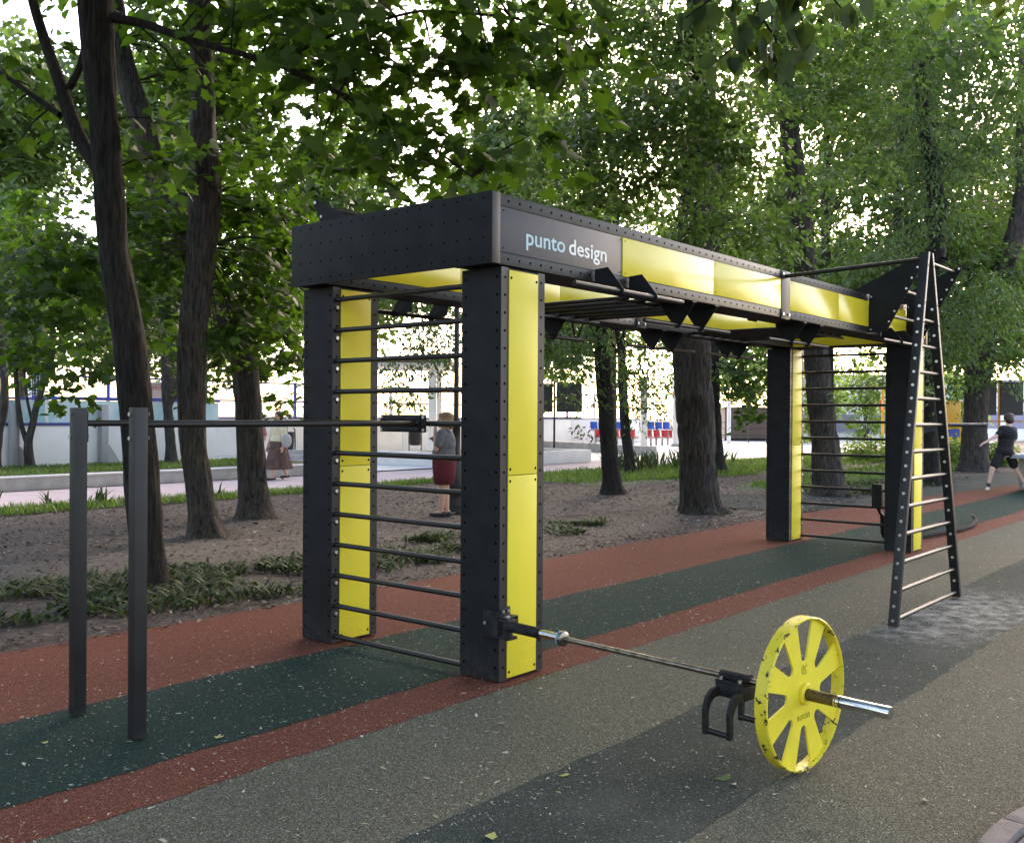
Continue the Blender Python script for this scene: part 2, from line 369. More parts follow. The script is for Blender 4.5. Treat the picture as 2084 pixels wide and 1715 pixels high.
EO = .095
def beam_long(yface, sgn, name, inner):
    """a side beam: outside face at yface looking along sgn; panels both sides, flanges with holes"""
    e = empty('side_beam', (0, yface, 0)); e.parent = rig
    d = -sgn*WY                                     # towards the inside
    ya, yb = sorted((0., d))
    MB().box(-EO+.01, ya+.006, HP+.004, LX+EO-.01, yb-.006, HT-.004).obj('core', m_face, e)
    def face(y, s, logo):
        f0, f1 = (y-.004, y+.004)
        for z0, z1 in ((HP, HP+.07), (HT-.07, HT)):
            MB().box(-.02, f0, z0, 3.785, f1, z1).obj('flange', m_dark, e, bevel=.001)
            MB().box(3.965, f0, z0, LX+.02, f1, z1).obj('flange', m_dark, e, bevel=.001)
        g0, g1 = (y-.009, y) if s < 0 else (y, y+.009)
        cuts = [(-.02, 1.262), (1.266, 2.548), (2.552, 3.784), (3.966, 5.10), (5.104, 6.40), (6.404, LX+.02)]
        for i, (a, b) in enumerate(cuts):
            lg = logo and i == 0
            MB().box(a, g0+(.004 if lg and s < 0 else 0), HP+.073, b, g1, HT-.073).obj('sign_panel' if lg else 'yellow_panel', m_logo if lg else m_yel, e, bevel=.0012)
        h0, h1 = (y-.012, y) if s < 0 else (y, y+.012)
        MB().box(3.787, h0, HP-.012, 3.963, h1, HT).obj('joint_plate', m_dark, e, bevel=.001)
        MB().box(-EO, h0, HP, -.023, h1, HT).obj('corner_strip', m_dark, e, bevel=.001)
        MB().box(LX+.023, h0, HP, LX+EO, h1, HT).obj('corner_strip', m_dark, e, bevel=.001)
        yf = f0 if s < 0 else f1
        xs = [x for x in np.arange(.06, LX-.03, .1035) if not 3.76 < x < 3.99]
        holes('bolt_holes', [(x, yf, z) for x in xs for z in (HP+.036, HT-.036)], (0, s, 0), e)
        yp = g0 if s < 0 else g1
        holes('bolt_holes', [(x, yp, z) for a, b in cuts for x in (a+.03, b-.03) for z in (HP+.095, HT-.095)], (0, s, 0), e, .005)
        b = MB()
        for x in (3.815, 3.935):
            for z in (HP+.03, HT-.03): b.disc((x, h0 if s < 0 else h1, z), (0, s, 0), .013, .009, 8)
        b.obj('bolts', m_bolt, e, kind='stuff')
    face(0, sgn, inner == 'front'); face(d, -sgn, False)
    MB().box(-EO+.012, ya+.012, HP-.002, LX+EO-.012, yb-.012, HP+.003).obj('soffit', m_face, e)
    return e
front = beam_long(0., -1, 'front', 'front'); back = beam_long(LY, 1, 'back', 'back')
def beam_end(x, sgn):
    e = empty('end_beam', (x, 0, 0)); e.parent = rig
    dep = .03 if sgn < 0 else .45; xa, xb = sorted((0, -sgn*dep))
    MB().box(xa+.006, WY+.014, HP+.003, xb-.006, Y2-.014, HT-.003).obj('core', m_face, e)
    xo = 0
    o0, o1 = (xo-.004, xo+.006) if sgn < 0 else (xo-.006, xo+.004)
    MB().box(o0, -.013, HP-.004, o1, LY+.013, HT+.002).obj('perforated_plate', m_face, e, bevel=.002)
    ys = np.arange(.05, LY-.02, .1035)
    holes('bolt_holes', [(o0 if sgn < 0 else o1, y, z) for y in ys for z in (HP+.035, HP+.145, HP+.265, HT-.035)], (sgn, 0, 0), e, .0066)
    dep = .03 if sgn < 0 else .45
    xi = -sgn*dep
    i0, i1 = sorted((xi, xi-sgn*.010))
    MB().box(i0, WY+.016, HP+.002, i1, Y2-.016, HT-.004).obj('yellow_panel', m_yel, e, bevel=.0015)
    MB().box(xa+.004, WY+.01, HP-.002, xb-.004, Y2-.01, HP+.002).obj('soffit', m_face, e)
    return e
beam_end(-EO, -1); beam_end(LX+EO, 1)

# lettering on the sign panel
def text(s, size, m, parent, name, width=None, ext=.0006, mirror=False, bold=.012):
    c = bpy.data.curves.new(name, 'FONT'); c.body = s; c.size = size; c.extrude = ext; c.offset = size*bold; c.resolution_u = 3
    o = bpy.data.objects.new(name, c); COL.objects.link(o); bpy.context.view_layer.update()
    dg = bpy.context.evaluated_depsgraph_get(); me = bpy.data.meshes.new_from_object(o.evaluated_get(dg))
    bpy.data.objects.remove(o); me.name = name
    co_ = np.empty(len(me.vertices)*3); me.vertices.foreach_get('co', co_); co_ = co_.reshape(-1, 3)
    x0 = co_[:, 0].min(); wd = co_[:, 0].max()-x0; co_[:, 0] -= x0
    if width: co_[:, 0] *= width/wd
    if mirror: co_[:, 0] = (width or wd)-co_[:, 0]
    me.vertices.foreach_set('co', co_.ravel()); me.update(); me.materials.clear(); me.materials.append(m)
    return link(name, me, parent)
for s, x, wd, m in (('punto', .224, .390, m_btext), ('design', .655, .420, m_wtext)):
    o = text(s, .138, m, front, 'lettering', wd); o.rotation_euler = (pi/2, 0, 0); o.location = (x, -.0062, 2.572)
    # a bolder stroke
    bm = bmesh.new(); bm.from_mesh(o.data); bm.to_mesh(o.data); bm.free()

# ladder rungs between the posts at both ends
rung_me = MB().tube([(0, WY-.002, 0), (0, Y2+.002, 0)], .0168, 12).mesh('rung', m_rung, True)
bolt_me = MB().disc((0, 0, 0), (0, -1, 0), .0125, .010, 8).add([], []).mesh('bolt', m_bolt)
for xr in (.034, LX-.034):
    for k in range(12):
        o = link('rung', rung_me, rig); o.location = (xr, 0, .045+.2075*k)
for xr in (.034, LX-.034):
    for k in range(23):
        o = link('bolt', bolt_me, rig); o.location = (xr, Y2-.004, .045+.10375*k+.052 if k % 2 else .045+.10375*k)
# monkey bars, two sets across the beams
mk_me = MB().tube([(0, WY+.012, 0), (0, Y2-.012, 0)], .0168, 10).mesh('monkey_bar', m_rung, True)
for xs in ((1.84, 2.07, 2.30, 2.54, 2.77, 3.0), (4.88, 5.12, 5.34, 5.56, 5.78, 6.0)):
    for x in xs:
        o = link('monkey_bar', mk_me, rig); o.location = (x, 0, HP+.005)
for (a, b) in ((1.74, 3.1), (4.78, 6.1)):
    for y in (WY+.02, Y2-.05):
        MB().box(a, y, HP-.03, b, y+.03, HP-.012).obj('monkey_bar_rail', m_dark, rig)
# pull-up bars under the beams and outside them
def pull_under(y, x0, x1, plates):
    e = empty('pull_up_bar', (0, y, 0)); e.parent = rig
    MB().tube([(x0, 0, 2.255), (x1, 0, 2.255)], .0168, 12).obj('bar', m_rung, e, smooth=True)
    for xp in plates:
        tip = [(.028*sin(a), 2.255-.028*cos(a)) for a in np.linspace(-1.0, 1.0, 7)]
        poly = [(xp, -.145, HP-.004), (xp, .145, HP-.004), (xp, .140, HP-.03)]+[(xp, yy, zz) for yy, zz in tip[::-1]]+[(xp, -.140, HP-.03)]
        MB().prism(poly, (.006, 0, 0)).obj('bracket', m_face, e)
        b = MB().box(xp-.03, -.15, HP-.010, xp+.034, -.10, HP-.003); b.obj('bracket_foot', m_dark, e)
pull_under(.15, 1.80, 3.12, (2.27, 2.63)); pull_under(.15, 3.87, 5.22, (4.33, 4.71))
pull_under(LY-.15, 2.53, 3.12, (2.66,)); pull_under(LY-.15, 3.89, 5.21, (4.33, 4.71)); pull_under(LY-.15, 5.5, 6.65, (5.95, 6.24))
def pull_out(y0, s, x0, x1, plates):
    e = empty('pull_up_bar', (0, y0, 0)); e.parent = rig
    MB().tube([(x0, s*.205, 2.352), (x1, s*.205, 2.352)], .0172, 12).obj('bar', m_rung, e, smooth=True)
    for xp in plates:
        poly = [(0.012, 2.36), (.012, 2.505), (.115, 2.512)]+[(.205+.032*sin(a), 2.352+.032*cos(a)) for a in np.linspace(.9, 3.4, 8)]
        MB().prism([(xp, s*a, b) for a, b in poly], (.007, 0, 0)).obj('bracket', m_face, e)
        MB().disc((xp-.03, s*.013, 2.46), (0, s, 0), .012, .009, 8).obj('bolt', m_bolt, e)
pull_out(0, -1, .44, 1.73, (.93, 1.34)); pull_out(0, -1, 5.78, 7.05, (6.30, 6.72)); pull_out(LY, 1, .7, 1.95, (1.05, 1.46))
for x in (3.38, 4.12):          # open triangle grips on the back beam
    MB().tube([(x-.09, LY+.10, HP+.02), (x, LY+.12, 2.27), (x+.10, LY+.10, HP+.03), (x-.09, LY+.10, HP+.02)], .013, 6).obj('triangle_grip', m_rung, rig)
# wings with their own rungs
def wing(x, s, y0):
    out = [(0, 2.437), (.195, 2.437), (.548, 3.100), (.592, 3.165), (.600, 3.195), (.585, 3.215), (.560, 3.212), (-.16, HT+.045), (-.20, HT+.006), (0.016, HT+.006)]
    o = MB().prism([(x, y0+s*a, b) for a, b in out], (.006, 0, 0)).obj('wing_plate', m_face, rig)
    b = MB()
    for t in (.14, .28, .58, .72, .86):
        b.disc((x, y0+s*(.195+(.39)*t-.03), 2.437+.74*t), (-1, 0, 0), .011, .008, 8)
    b.disc((x, y0+s*.572, 3.19), (-1, 0, 0), .013, .009, 8)
    for z in (HP+.04, HT-.03): b.disc((x, y0+s*.035, z), (-1, 0, 0), .011, .008, 8)
    b.obj('bolts', m_bolt, rig, kind='stuff')
for s, y0, xa, xb in ((-1, 0, 5.915, 7.10), (1, LY, .56, 1.86)):
    wing(xa, s, y0); wing(xb, s, y0)
    for t in (.22, .55, .97):
        MB().tube([(xa+.005, y0+s*(.195+.39*t-.05), 2.437+.74*t), (xb, y0+s*(.195+.39*t-.05), 2.437+.74*t)], .0168, 10).obj('wing_rung', m_rung, rig, smooth=True)
# two stub plates on the back of the far left post
for z in (1.64, .59):
    MB().prism([(.17, LY+.004, z-.05), (.17, LY+.09, z-.045), (.17, LY+.115, z-.01), (.17, LY+.10, z+.03), (.17, LY+.004, z+.05)], (.05, 0, 0)).obj('stub_plate', m_face, rig)

# A-shaped ladder standing in front, tied to the beam
lad = empty('leaning_ladder', (3.9, -1.225, 0)); lad.parent = rig
BL, BR, TL_, TR_ = -.80, .82, -.135, -.045
def stile(xb, xt, s):
    w = .026
    mb = MB()
    poly = [(xb-w, 0, 0), (xb+w, 0, 0), (xt+w*.75, 0, 2.87), (xt-w*.75, 0, 2.87)]
    mb.prism([(a, -.035, c) for a, _, c in poly], (0, .07, 0))
    o = mb.obj('stile', m_dark, lad, bevel=.003)
    b = MB()
    for k in range(24):
        z = .045+.10375*k; t = z/2.87; x = xb+(xt-xb)*t
        side = -1
        b.disc((x+side*(w*(1-.25*t)+.0), 0.0, z), (side, 0, 0), .0115, .008, 8)
    b.obj('bolts', m_bolt, o, kind='stuff')
    holes('bolt_holes', [(xb+(xt-xb)*z/2.87, -.0352, z) for z in (2.30, 2.46, 2.76)], (0, -1, 0), o, .007)
stile(BL, TL_, -1); stile(BR, TR_, 1)
for k in range(12):
    z = .045+.2075*k; t = z/2.87
    MB().tube([(BL+(TL_-BL)*t, 0, z), (BR+(TR_-BR)*t, 0, z)], .0168, 12).obj('rung', m_rung, lad, smooth=True)
MB().tube([(3.86-3.9, 1.21, 2.79), (-.10, .02, 2.822)], .0180, 12).obj('tie_bar', m_rung, lad, smooth=True)

# dip bars with two posts at the near end
for y in (.672, 1.253):
    e = empty('dip_bar', (-1.878, y, 0)); e.parent = rig
    MB().box(-.033, -.030, 0, .033, .030, 1.577).obj('dip_post', m_dark, e, bevel=.004)
    MB().box(.033, -.026, 1.40, .039, .026, 1.560).obj('mounting_plate', m_face, e)
    MB().tube([(.036, 0, 1.497), (1.89, 0, 1.497)], .0165, 14).obj('bar', m_rung, e, smooth=True)
    b = MB()
    for z in (1.43, 1.545):
        b.disc((.039, 0, z), (1, 0, 0), .013, .012, 8); b.disc((-.0335, .018, z), (-1, 0, 0), .010, .006, 8)
    b.obj('bolts', m_bolt, e, kind='stuff')
pd = empty('dip_bar_clamp', (.02, .80, 1.497)); pd.parent = rig
MB().box(-.030, -.205, -.055, -.020, .205, .055).obj('clamp_plate', m_face, pd, bevel=.006)
MB().box(-.048, -.165, .020, -.030, .165, .046).obj('clamp_rib', m_face, pd, bevel=.005)
MB().box(-.048, -.165, -.046, -.030, .165, -.020).obj('clamp_rib', m_face, pd, bevel=.005)
MB().tube([(-.036, -.165, 0), (-.036, .165, 0)], .021, 12).obj('clamp_sleeve', m_rung, pd, smooth=True)
b = MB()
for y in (-.187, .187):
    for z in (-.04, .04): b.disc((-.030, y, z), (-1, 0, 0), .010, .007, 8)
b.obj('bolts', m_bolt, pd, kind='stuff')
# splayed dip handle on the far near-side post
dh = empty('dip_handle', (LX, .15, 1.47)); dh.parent = rig
MB().box(.004, -.10, -.16, .014, .10, .06).obj('mounting_plate', m_face, dh)
MB().tube([(.01, -.02, 0), (.95, -.60, 0)], .024, 12).obj('bar', m_rung, dh, smooth=True)
MB().tube([(.90, -.57, 0), (.96, -.606, 0)], .027, 12).obj('end_cap', m_dark, dh, smooth=True)
MB().prism([(.014, -.03, -.02), (.45, -.30, -.015), (.35, -.24, -.055), (.014, -.03, -.13)], (.006, .01, 0)).obj('gusset', m_face, dh)
# landmine bracket on the near post corner
lb = empty('bar_pivot_bracket', (0, 0, .36)); lb.parent = rig
MB().box(-.012, -.016, -.10, .085, -.010, .075).obj('bracket_plate', m_face, lb, bevel=.002)
MB().box(-.022, -.012, -.10, -.005, .105, .055).obj('bracket_plate', m_face, lb, bevel=.003)
MB().box(-.020, -.075, .022, .088, -.014, .028).obj('shelf_plate', m_dark, lb, bevel=.001)
MB().box(.078, -.075, -.06, .086, -.014, .026).obj('cheek_plate', m_face, lb)
MB().box(-.040, -.115, -.095, .030, -.030, -.080).obj('fork', m_face, lb)
MB().box(-.040, -.115, .006, .030, -.030, .020).obj('fork', m_dark, lb)
MB().tube([(-.005, -.072, -.10), (-.005, -.072, .024)], .03, 12).obj('pivot', m_face, lb, smooth=True)
b = MB()
for p in ((.015, -.017, .052), (.06, -.017, .052)): b.disc(p, (0, -1, 0), .009, .008, 8)
b.disc((-.005, -.07, .024), (0, 0, 1), .014, .012, 8); b.disc((-.023, .085, -.02), (-1, 0, 0), .010, .008, 8); b.disc((.086, -.045, -.02), (1, 0, 0), .012, .01, 8)
b.obj('bolts', m_bolt, lb, kind='stuff')

# ------------------------------------------------------------------ barbell, wheel, clamp handle
A = np.array([-.02, -.10, .342]); Bw = np.array([-.214, -1.93, .338]); dr = (Bw-A)/np.linalg.norm(Bw-A)
bar = empty('barbell', tuple(A), label='long steel barbell pivoted low on the near post, cyan ring near its hinge', cat='barbell')
def bp(t): return tuple(dr*t)                      # local point at distance t along the bar
Lw = np.linalg.norm(Bw-A)
MB().tube([bp(-.02), bp(.245)], .031, 16).obj('socket', m_face, bar, smooth=True)
MB().tube([bp(.245), bp(.40)], .0245, 16).obj('sleeve', m_chrome, bar, smooth=True)
MB().tube([bp(.392), bp(.402)], .040, 18).obj('cyan_ring', m_cyan, bar, smooth=True)
MB().tube([bp(.402), bp(.412), bp(.424), bp(.430)], [.041, .042, .040, .030], 18).obj('collar', m_steel, bar, smooth=True)
MB().tube([bp(.43), bp(Lw-.02)], .0150, 14).obj('shaft', m_steel, bar, smooth=True)
MB().tube([bp(Lw-.03), bp(Lw+.16)], .0262, 16).obj('taped_sleeve', m_tape, bar, smooth=True)
MB().tube([bp(Lw+.16), bp(Lw+.40), bp(Lw+.404)], [.0272, .0272, .025], 18).obj('sleeve', m_chrome, bar, smooth=True)
b = MB()
for t in (.165, .185): b.tube([bp(Lw+t), bp(Lw+t+.004)], .0280, 18)
b.obj('groove', m_tape, bar, smooth=True)
# the clamp handle
tc_ = Lw-.335
sx = np.array([dr[1], -dr[0], 0]); sx /= np.linalg.norm(sx)      # sideways (towards -X)
sx = sx if sx[0] < 0 else -sx; sz = np.array([0, 0, 1.])
def hp(t, a, z): return tuple(dr*(tc_+t)+sx*a+sz*z)
hd = empty('clamp_handle', (0, 0, 0)); hd.parent = bar
for z0, z1, hw in ((-.004, .030, .030), (-.038, -.006, .032)):
    q = [hp(-.075, -hw, z0), hp(-.075, hw, z0), hp(-.075, hw, z1-.012), hp(-.075, hw*.55, z1), hp(-.075, -hw*.55, z1), hp(-.075, -hw, z1-.012)]
    MB().prism(q, dr*.15).obj('clamp_half', m_face, hd, bevel=.003)
MB().prism([hp(-.08, -.05, -.008), hp(-.08, .055, -.008), hp(.08, .055, -.008), hp(.08, -.05, -.008)], (0, 0, -.010)).obj('clamp_plate', m_face, hd)
b = MB()
for t in (-.05, .05): b.disc(hp(t, .045, -.006), (0, 0, 1), .010, .012, 8)
b.obj('bolts', m_bolt, hd, kind='stuff')
for s in (1, -1):                 # two D-shaped loops, one each side of the bar
    pl = [(0.01, -.040), (.095, -.042), (.142, -.070), (.164, -.125), (.160, -.240), (.134, -.240), (.136, -.138), (.116, -.100), (.086, -.084), (.01, -.088)]
    for t in (-.075, .055):
        MB().prism([hp(t, s*a, z) for a, z in pl], dr*.020).obj('loop_plate', m_face, hd)
    MB().tube([hp(-.07, s*.143, -.222), hp(.062, s*.146, -.224)], .0155, 10).obj('grip', m_rung, hd, smooth=True)
MB().prism([hp(-.078, -.055, -.02), hp(-.078, .055, -.02), hp(-.078, .05, -.085), hp(-.078, -.05, -.085)], dr*.156).obj('loop_base', m_face, hd, bevel=.004)

wh = empty('weight_plate', tuple(Bw), label='yellow spoked weight wheel standing on the ground, chipped rim, marked 20', cat='weight plate')
WR = .336
# wheel local frame: axis = dr, e1 horizontal, e2 up
e1 = np.cross(dr, [0, 0, 1.]); e1 /= np.linalg.norm(e1); e2 = np.cross(e1, dr)
def wp(r, a, t): return e1*(r*cos(a))+e2*(r*sin(a))+dr*t
n = 72; mb = MB(); prof = [(WR, -.030), (WR, .025), (WR-.004, .029), (WR-.009, .029), (WR-.011, .025), (WR-.011, -.030)]
vs = [wp(r, 2*pi*k/n, t) for r, t in prof for k in range(n)]
fs = [(i*n+k, ((i+1) % 6)*n+k, ((i+1) % 6)*n+(k+1) % n, i*n+(k+1) % n) for i in range(6) for k in range(n)]
mb.add(vs, fs).obj('rim', m_chip, wh, smooth=True, angle=35)
# spoked disc: eight flared slots cut through a 12 mm plate
def inslot(k): return (k % 8)
inner = .140; bm = MB(); vs = []; fs = []
NS = 8
for s in range(NS):
    a0 = 2*pi*s/NS
    slot_half_out = radians(11.5)
    # one spoke sector from the slot edge at a0 to the next slot edge
    hin = .026                      # half width of the slot at its rounded inner end
    def slotedge(side, a_c):
        pts = []
        for q in np.linspace(0, pi/2, 5):          # rounded inner end
            x = inner-hin*cos(q)+hin; y = hin*sin(q)
            pts.append((x-.0, side*y, a_c))
        pts.append((WR-.010, side*(WR*math.tan(slot_half_out)), a_c))
        return pts
    L_ = slotedge(+1, a0); R_ = slotedge(-1, a0+2*pi/NS)
    def gp(x, y, a): return (x*cos(a)-y*sin(a), x*sin(a)+y*cos(a))
    Lp = [gp(*p) for p in L_]; Rp = [gp(*p) for p in R_]
    aL = math.atan2(Lp[-1][1], Lp[-1][0]); aR = math.atan2(Rp[-1][1], Rp[-1][0])
    if aR < aL: aR += 2*pi
    arc = [((WR-.011)*cos(a), (WR-.011)*sin(a)) for a in np.linspace(aL, aR, 7)]
    cen = [(.045*cos(a), .045*sin(a)) for a in np.linspace(a0+2*pi/NS, a0, 7)]
    poly = [Lp[0]]+Lp[1:-1]+arc+Rp[1:-1][::-1]+[Rp[0]]+cen
    bm.prism([e1*x+e2*y+dr*.002 for x, y in poly], dr*.009)
bm.obj('spoked_disc', m_yelw, wh, bevel=0)
nh = 28
pr = [(.0275, .0), (.048, .0), (.048, .026), (.044, .030), (.0275, .030)]
vs = [wp(r, 2*pi*k/nh, t) for r, t in pr for k in range(nh)]
fs = [(i*nh+k, i*nh+(k+1) % nh, ((i+1) % 5)*nh+(k+1) % nh, ((i+1) % 5)*nh+k) for i in range(5) for k in range(nh)]
MB().add(vs, fs).obj('hub', m_yelw, wh, smooth=True, angle=35)
Mw = Matrix((( -e1[0], e2[0], dr[0]), (-e1[1], e2[1], dr[1]), (-e1[2], e2[2], dr[2])))
ex = Vector(np.cross(e2, dr)); Mw = Matrix((ex, Vector(e2), Vector(dr))).transposed()
for s, size, wd, x, y in (('20', .06, .045, -.0225, .086), ('PROTR M', .034, .105, -.055, -.112)):
    o = text(s, size, m_yelt, wh, 'stamped_lettering', wd, mirror=True)
    o.matrix_local = Matrix.Translation(Vector(e2)*y+ex*x+Vector(dr)*.0118) @ Mw.to_4x4()

# ------------------------------------------------------------------ battle ropes at the far end
ra = empty('rope_anchor', (7.70, .50, .6)); ra.parent = rig
MB().box(-.05, -.06, -.14, .05, .06, .15).obj('anchor_box', m_face, ra, bevel=.01)
MB().tube([(0, 0, -.14), (.02, -.02, -.20), (.06, -.04, -.24)], .02, 8).obj('shackle', m_rung, ra, smooth=True)
rp = empty('battle_rope', (7.76, .46, .36), label='thick black battle rope lying on the rubber beyond the far ladder', cat='rope')
m_rope = mat('black_rope', (.02, .02, .021), .9, spec=.15)
def rope(pts, name):
    P = np.array(pts); t = np.linspace(0, len(P)-1, 60); Q = np.stack([np.interp(t, range(len(P)), P[:, i]) for i in range(3)], 1)
    for _ in range(6): Q[1:-1] = (Q[:-2]+2*Q[1:-1]+Q[2:])/4
    R = .030+.003*(np.arange(60) % 2)
    Q = Q-np.array([7.76, .46, .36])
    MB().tube(Q, list(R), 8).obj(name, m_rope, rp, smooth=True)
    MB().tube([Q[-1], Q[-1]+(Q[-1]-Q[-2])*1.2], .028, 8).obj('rope_handle', m_dark, rp)
rope([(7.76, .46, .36), (7.85, .44, .12), (8.3, .40, .03), (8.9, .30, .03), (9.8, .17, .03), (10.6, .18, .03), (11.3, .30, .03), (11.75, .45, .05)], 'rope_length')
rope([(7.76, .46, .36), (7.9, .50, .10), (8.4, .56, .03), (9.2, .58, .03), (10.2, .60, .03), (11.2, .62, .05)], 'rope_length')
st = empty('suspension_strap', (2.62, LY+.06, 2.42), label='thin black suspension straps dangling beside the near right post', cat='strap')
for dx in (0, .03):
    MB().tube([(dx*.3, 0, 0), (dx, .01, -.33), (dx*1.6+.01, 0, -.62-dx)], .008, 5).obj('strap', m_rung, st)
    MB().tube([(dx*1.6-.03, 0, -.64-dx), (dx*1.6+.05, 0, -.64-dx)], .012, 6).obj('strap_handle', m_dark, st)

# ------------------------------------------------------------------ trees
def fast_mesh(name, V, F, m, smooth=False):
    """V (n,3), F (k,c) equal-sized faces"""
    V = np.asarray(V, np.float32); F = np.asarray(F, np.int32); me = bpy.data.meshes.new(name)
    me.vertices.add(len(V)); me.vertices.foreach_set('co', V.ravel())
    k, c = F.shape
    me.loops.add(k*c); me.loops.foreach_set('vertex_index', F.ravel())
    me.polygons.add(k); me.polygons.foreach_set('loop_start', np.arange(0, k*c, c, dtype=np.int32))
    me.polygons.foreach_set('loop_total', np.full(k, c, np.int32))
    me.update(calc_edges=True); me.validate()
    if smooth: me.polygons.foreach_set('use_smooth', [True]*k)
    me.materials.append(m); return me

def _maple(full=True):
    # outline of a lobed leaf, stalk at origin, tip along +x
    half = [(0.06, .10), (-.02, .30), (.13, .30), (.16, .50), (.30, .38), (.42, .52), (.50, .30), (.60, .20), (.72, .26), (.74, .12)] if full else \
           [(.0, .28), (.20, .48), (.38, .30), (.58, .40), (.66, .14)]
    out = [(0, 0)]+half+[(1, 0)]+[(x, -y) for x, y in half[::-1]]
    v = [(.34, 0, .0)]+[(x, y, -.10*abs(y)-.10*max(0, x-.45)) for x, y in out]; n = len(out)
    f = [(0, 1+i, 1+(i+1) % n) for i in range(n)]
    return np.array(v), np.array(f)
def _ovate(wd=.30, fold=.06):
    v = [(0, 0, 0), (.28, -wd, fold), (.62, -wd*.75, fold*.6), (1, 0, -.08), (.62, wd*.75, fold*.6), (.28, wd, fold)]
    return np.array(v), np.array([(0, 1, 2, 3), (0, 3, 4, 5)])
LEAF = dict(maple=_maple(), maple_lo=_maple(False), poplar=_ovate(.33), ash=_ovate(.20), far=_ovate(.36))

def leaf_frames(cen, axes, rad, n_leaf, size, rng, disc=.5, droop=.35, per=26, tilt=.45, flat=.10):
    """leaves grouped into small leaning sprays that fill an ellipsoid"""
    nd = max(1, int(n_leaf/per))
    u = rng.normal(size=(nd, 3)); u /= np.linalg.norm(u, axis=1)[:, None]
    q = u*(rng.random(nd)**.42)[:, None]
    c = cen+q@(np.array(axes)*np.array(rad)[:, None])
    az = rng.random(nd)*2*pi
    nrm = np.stack([np.cos(az)*tilt*rng.random(nd), np.sin(az)*tilt*rng.random(nd), np.ones(nd)], 1)
    nrm[:, :2] += .35*u[:, :2]; nrm /= np.linalg.norm(nrm, axis=1)[:, None]
    a = np.cross(nrm, rng.normal(size=(nd, 3))); a /= np.linalg.norm(a, axis=1)[:, None]; b = np.cross(nrm, a)
    idx = np.repeat(np.arange(nd), per); N = len(idx)
    th = rng.random(N)*2*pi; rr = disc*np.sqrt(rng.random(N))*(.6+.8*rng.random(nd))[idx]
    el = .55                                               # sprays longer than wide
    off = a[idx]*(rr*np.cos(th))[:, None]+b[idx]*(rr*np.sin(th)*el)[:, None]
    pos = c[idx]+off+nrm[idx]*(rng.normal(size=N)*flat*disc)[:, None]
    pos[:, 2] -= droop*(rr**2)/disc
    X = off+a[idx]*(.25*disc)+rng.normal(size=(N, 3))*.22*disc; X[:, 2] -= droop*disc*(.4+rng.random(N)*.8)
    X /= np.linalg.norm(X, axis=1)[:, None]
    Z = nrm[idx]+rng.normal(size=(N, 3))*.38; Z -= X*(Z*X).sum(1)[:, None]; Z /= np.linalg.norm(Z, axis=1)[:, None]
    Y = np.cross(Z, X); s = size*(.45+.75*rng.random(N))
    return pos, X, Y, Z, s, c
def leaves_mesh(name, kind, fr, m):
    pos, X, Y, Z, s = fr[:5]; T, F = LEAF[kind]; N = len(pos); nv = len(T)
    V = pos[:, None, :]+s[:, None, None]*(T[None, :, 0, None]*X[:, None, :]+T[None, :, 1, None]*Y[:, None, :]+T[None, :, 2, None]*Z[:, None, :])
    Fa = (F[None]+np.arange(N)[:, None, None]*nv).reshape(-1, F.shape[1])
    return fast_mesh(name, V.reshape(-1, 3), Fa, m)

def trunk_mesh(P, R, n=28, dz=.07, amp=.07, seed=0, flare=True, ground=True):
    """bark-ridged tube through the points P with radii R"""
    rng = np.random.default_rng(seed); P = np.array(P, float); R = np.array(R, float)
    sg = np.r_[0, np.cumsum(np.linalg.norm(np.diff(P, axis=0), axis=1))]; Ltot = sg[-1]
    m_ = max(4, int(Ltot/dz)); t = np.linspace(0, Ltot, m_)
    C_ = np.stack([np.interp(t, sg, P[:, i]) for i in range(3)], 1); r = np.interp(t, sg, R)
    for _ in range(max(1, int(.35/dz))):
        C_[1:-1] = (C_[:-2]+2*C_[1:-1]+C_[2:])/4; r[1:-1] = (r[:-2]+2*r[1:-1]+r[2:])/4
    if flare: r = r*(1+.52*np.exp(-t/.16)+.10*np.exp(-t/.6))
    th = np.arange(n)*2*pi/n
    k = max(3, int(Ltot/.22)); g = rng.normal(size=(k, n)); gi = np.linspace(0, k-1, m_)
    i0 = np.clip(gi.astype(int), 0, k-2); f = (gi-i0)[:, None]; f = f*f*(3-2*f)
    ridge = g[i0]*(1-f)+g[i0+1]*f
    lob = sum(np.cos(th*q+rng.random()*6+np.sin(t[:, None]*1.1+q)*.8)/q for q in (2, 3, 5))*.05
    if flare: lob = lob*(1+2.2*np.exp(-t/.25)[:, None])
    rr = r[:, None]*(1+np.clip(ridge, -1.6, 1.2)*amp+lob)
    T = np.gradient(C_, axis=0); T /= np.linalg.norm(T, axis=1)[:, None]
    ref = np.array([0, 1., 0]) if abs(T[:, 1]).mean() < .8 else np.array([1., 0, 0])
    a = np.cross(T, ref); a /= np.linalg.norm(a, axis=1)[:, None]; b = np.cross(T, a)
    V = C_[:, None, :]+rr[:, :, None]*(a[:, None, :]*np.cos(th)[None, :, None]+b[:, None, :]*np.sin(th)[None, :, None])
    i = np.arange(m_-1)[:, None]; j = np.arange(n)[None, :]; jn = (j+1) % n
    F = np.stack([i*n+j, i*n+jn, (i+1)*n+jn, (i+1)*n+j], -1).reshape(-1, 4)
    return V.reshape(-1, 3), F
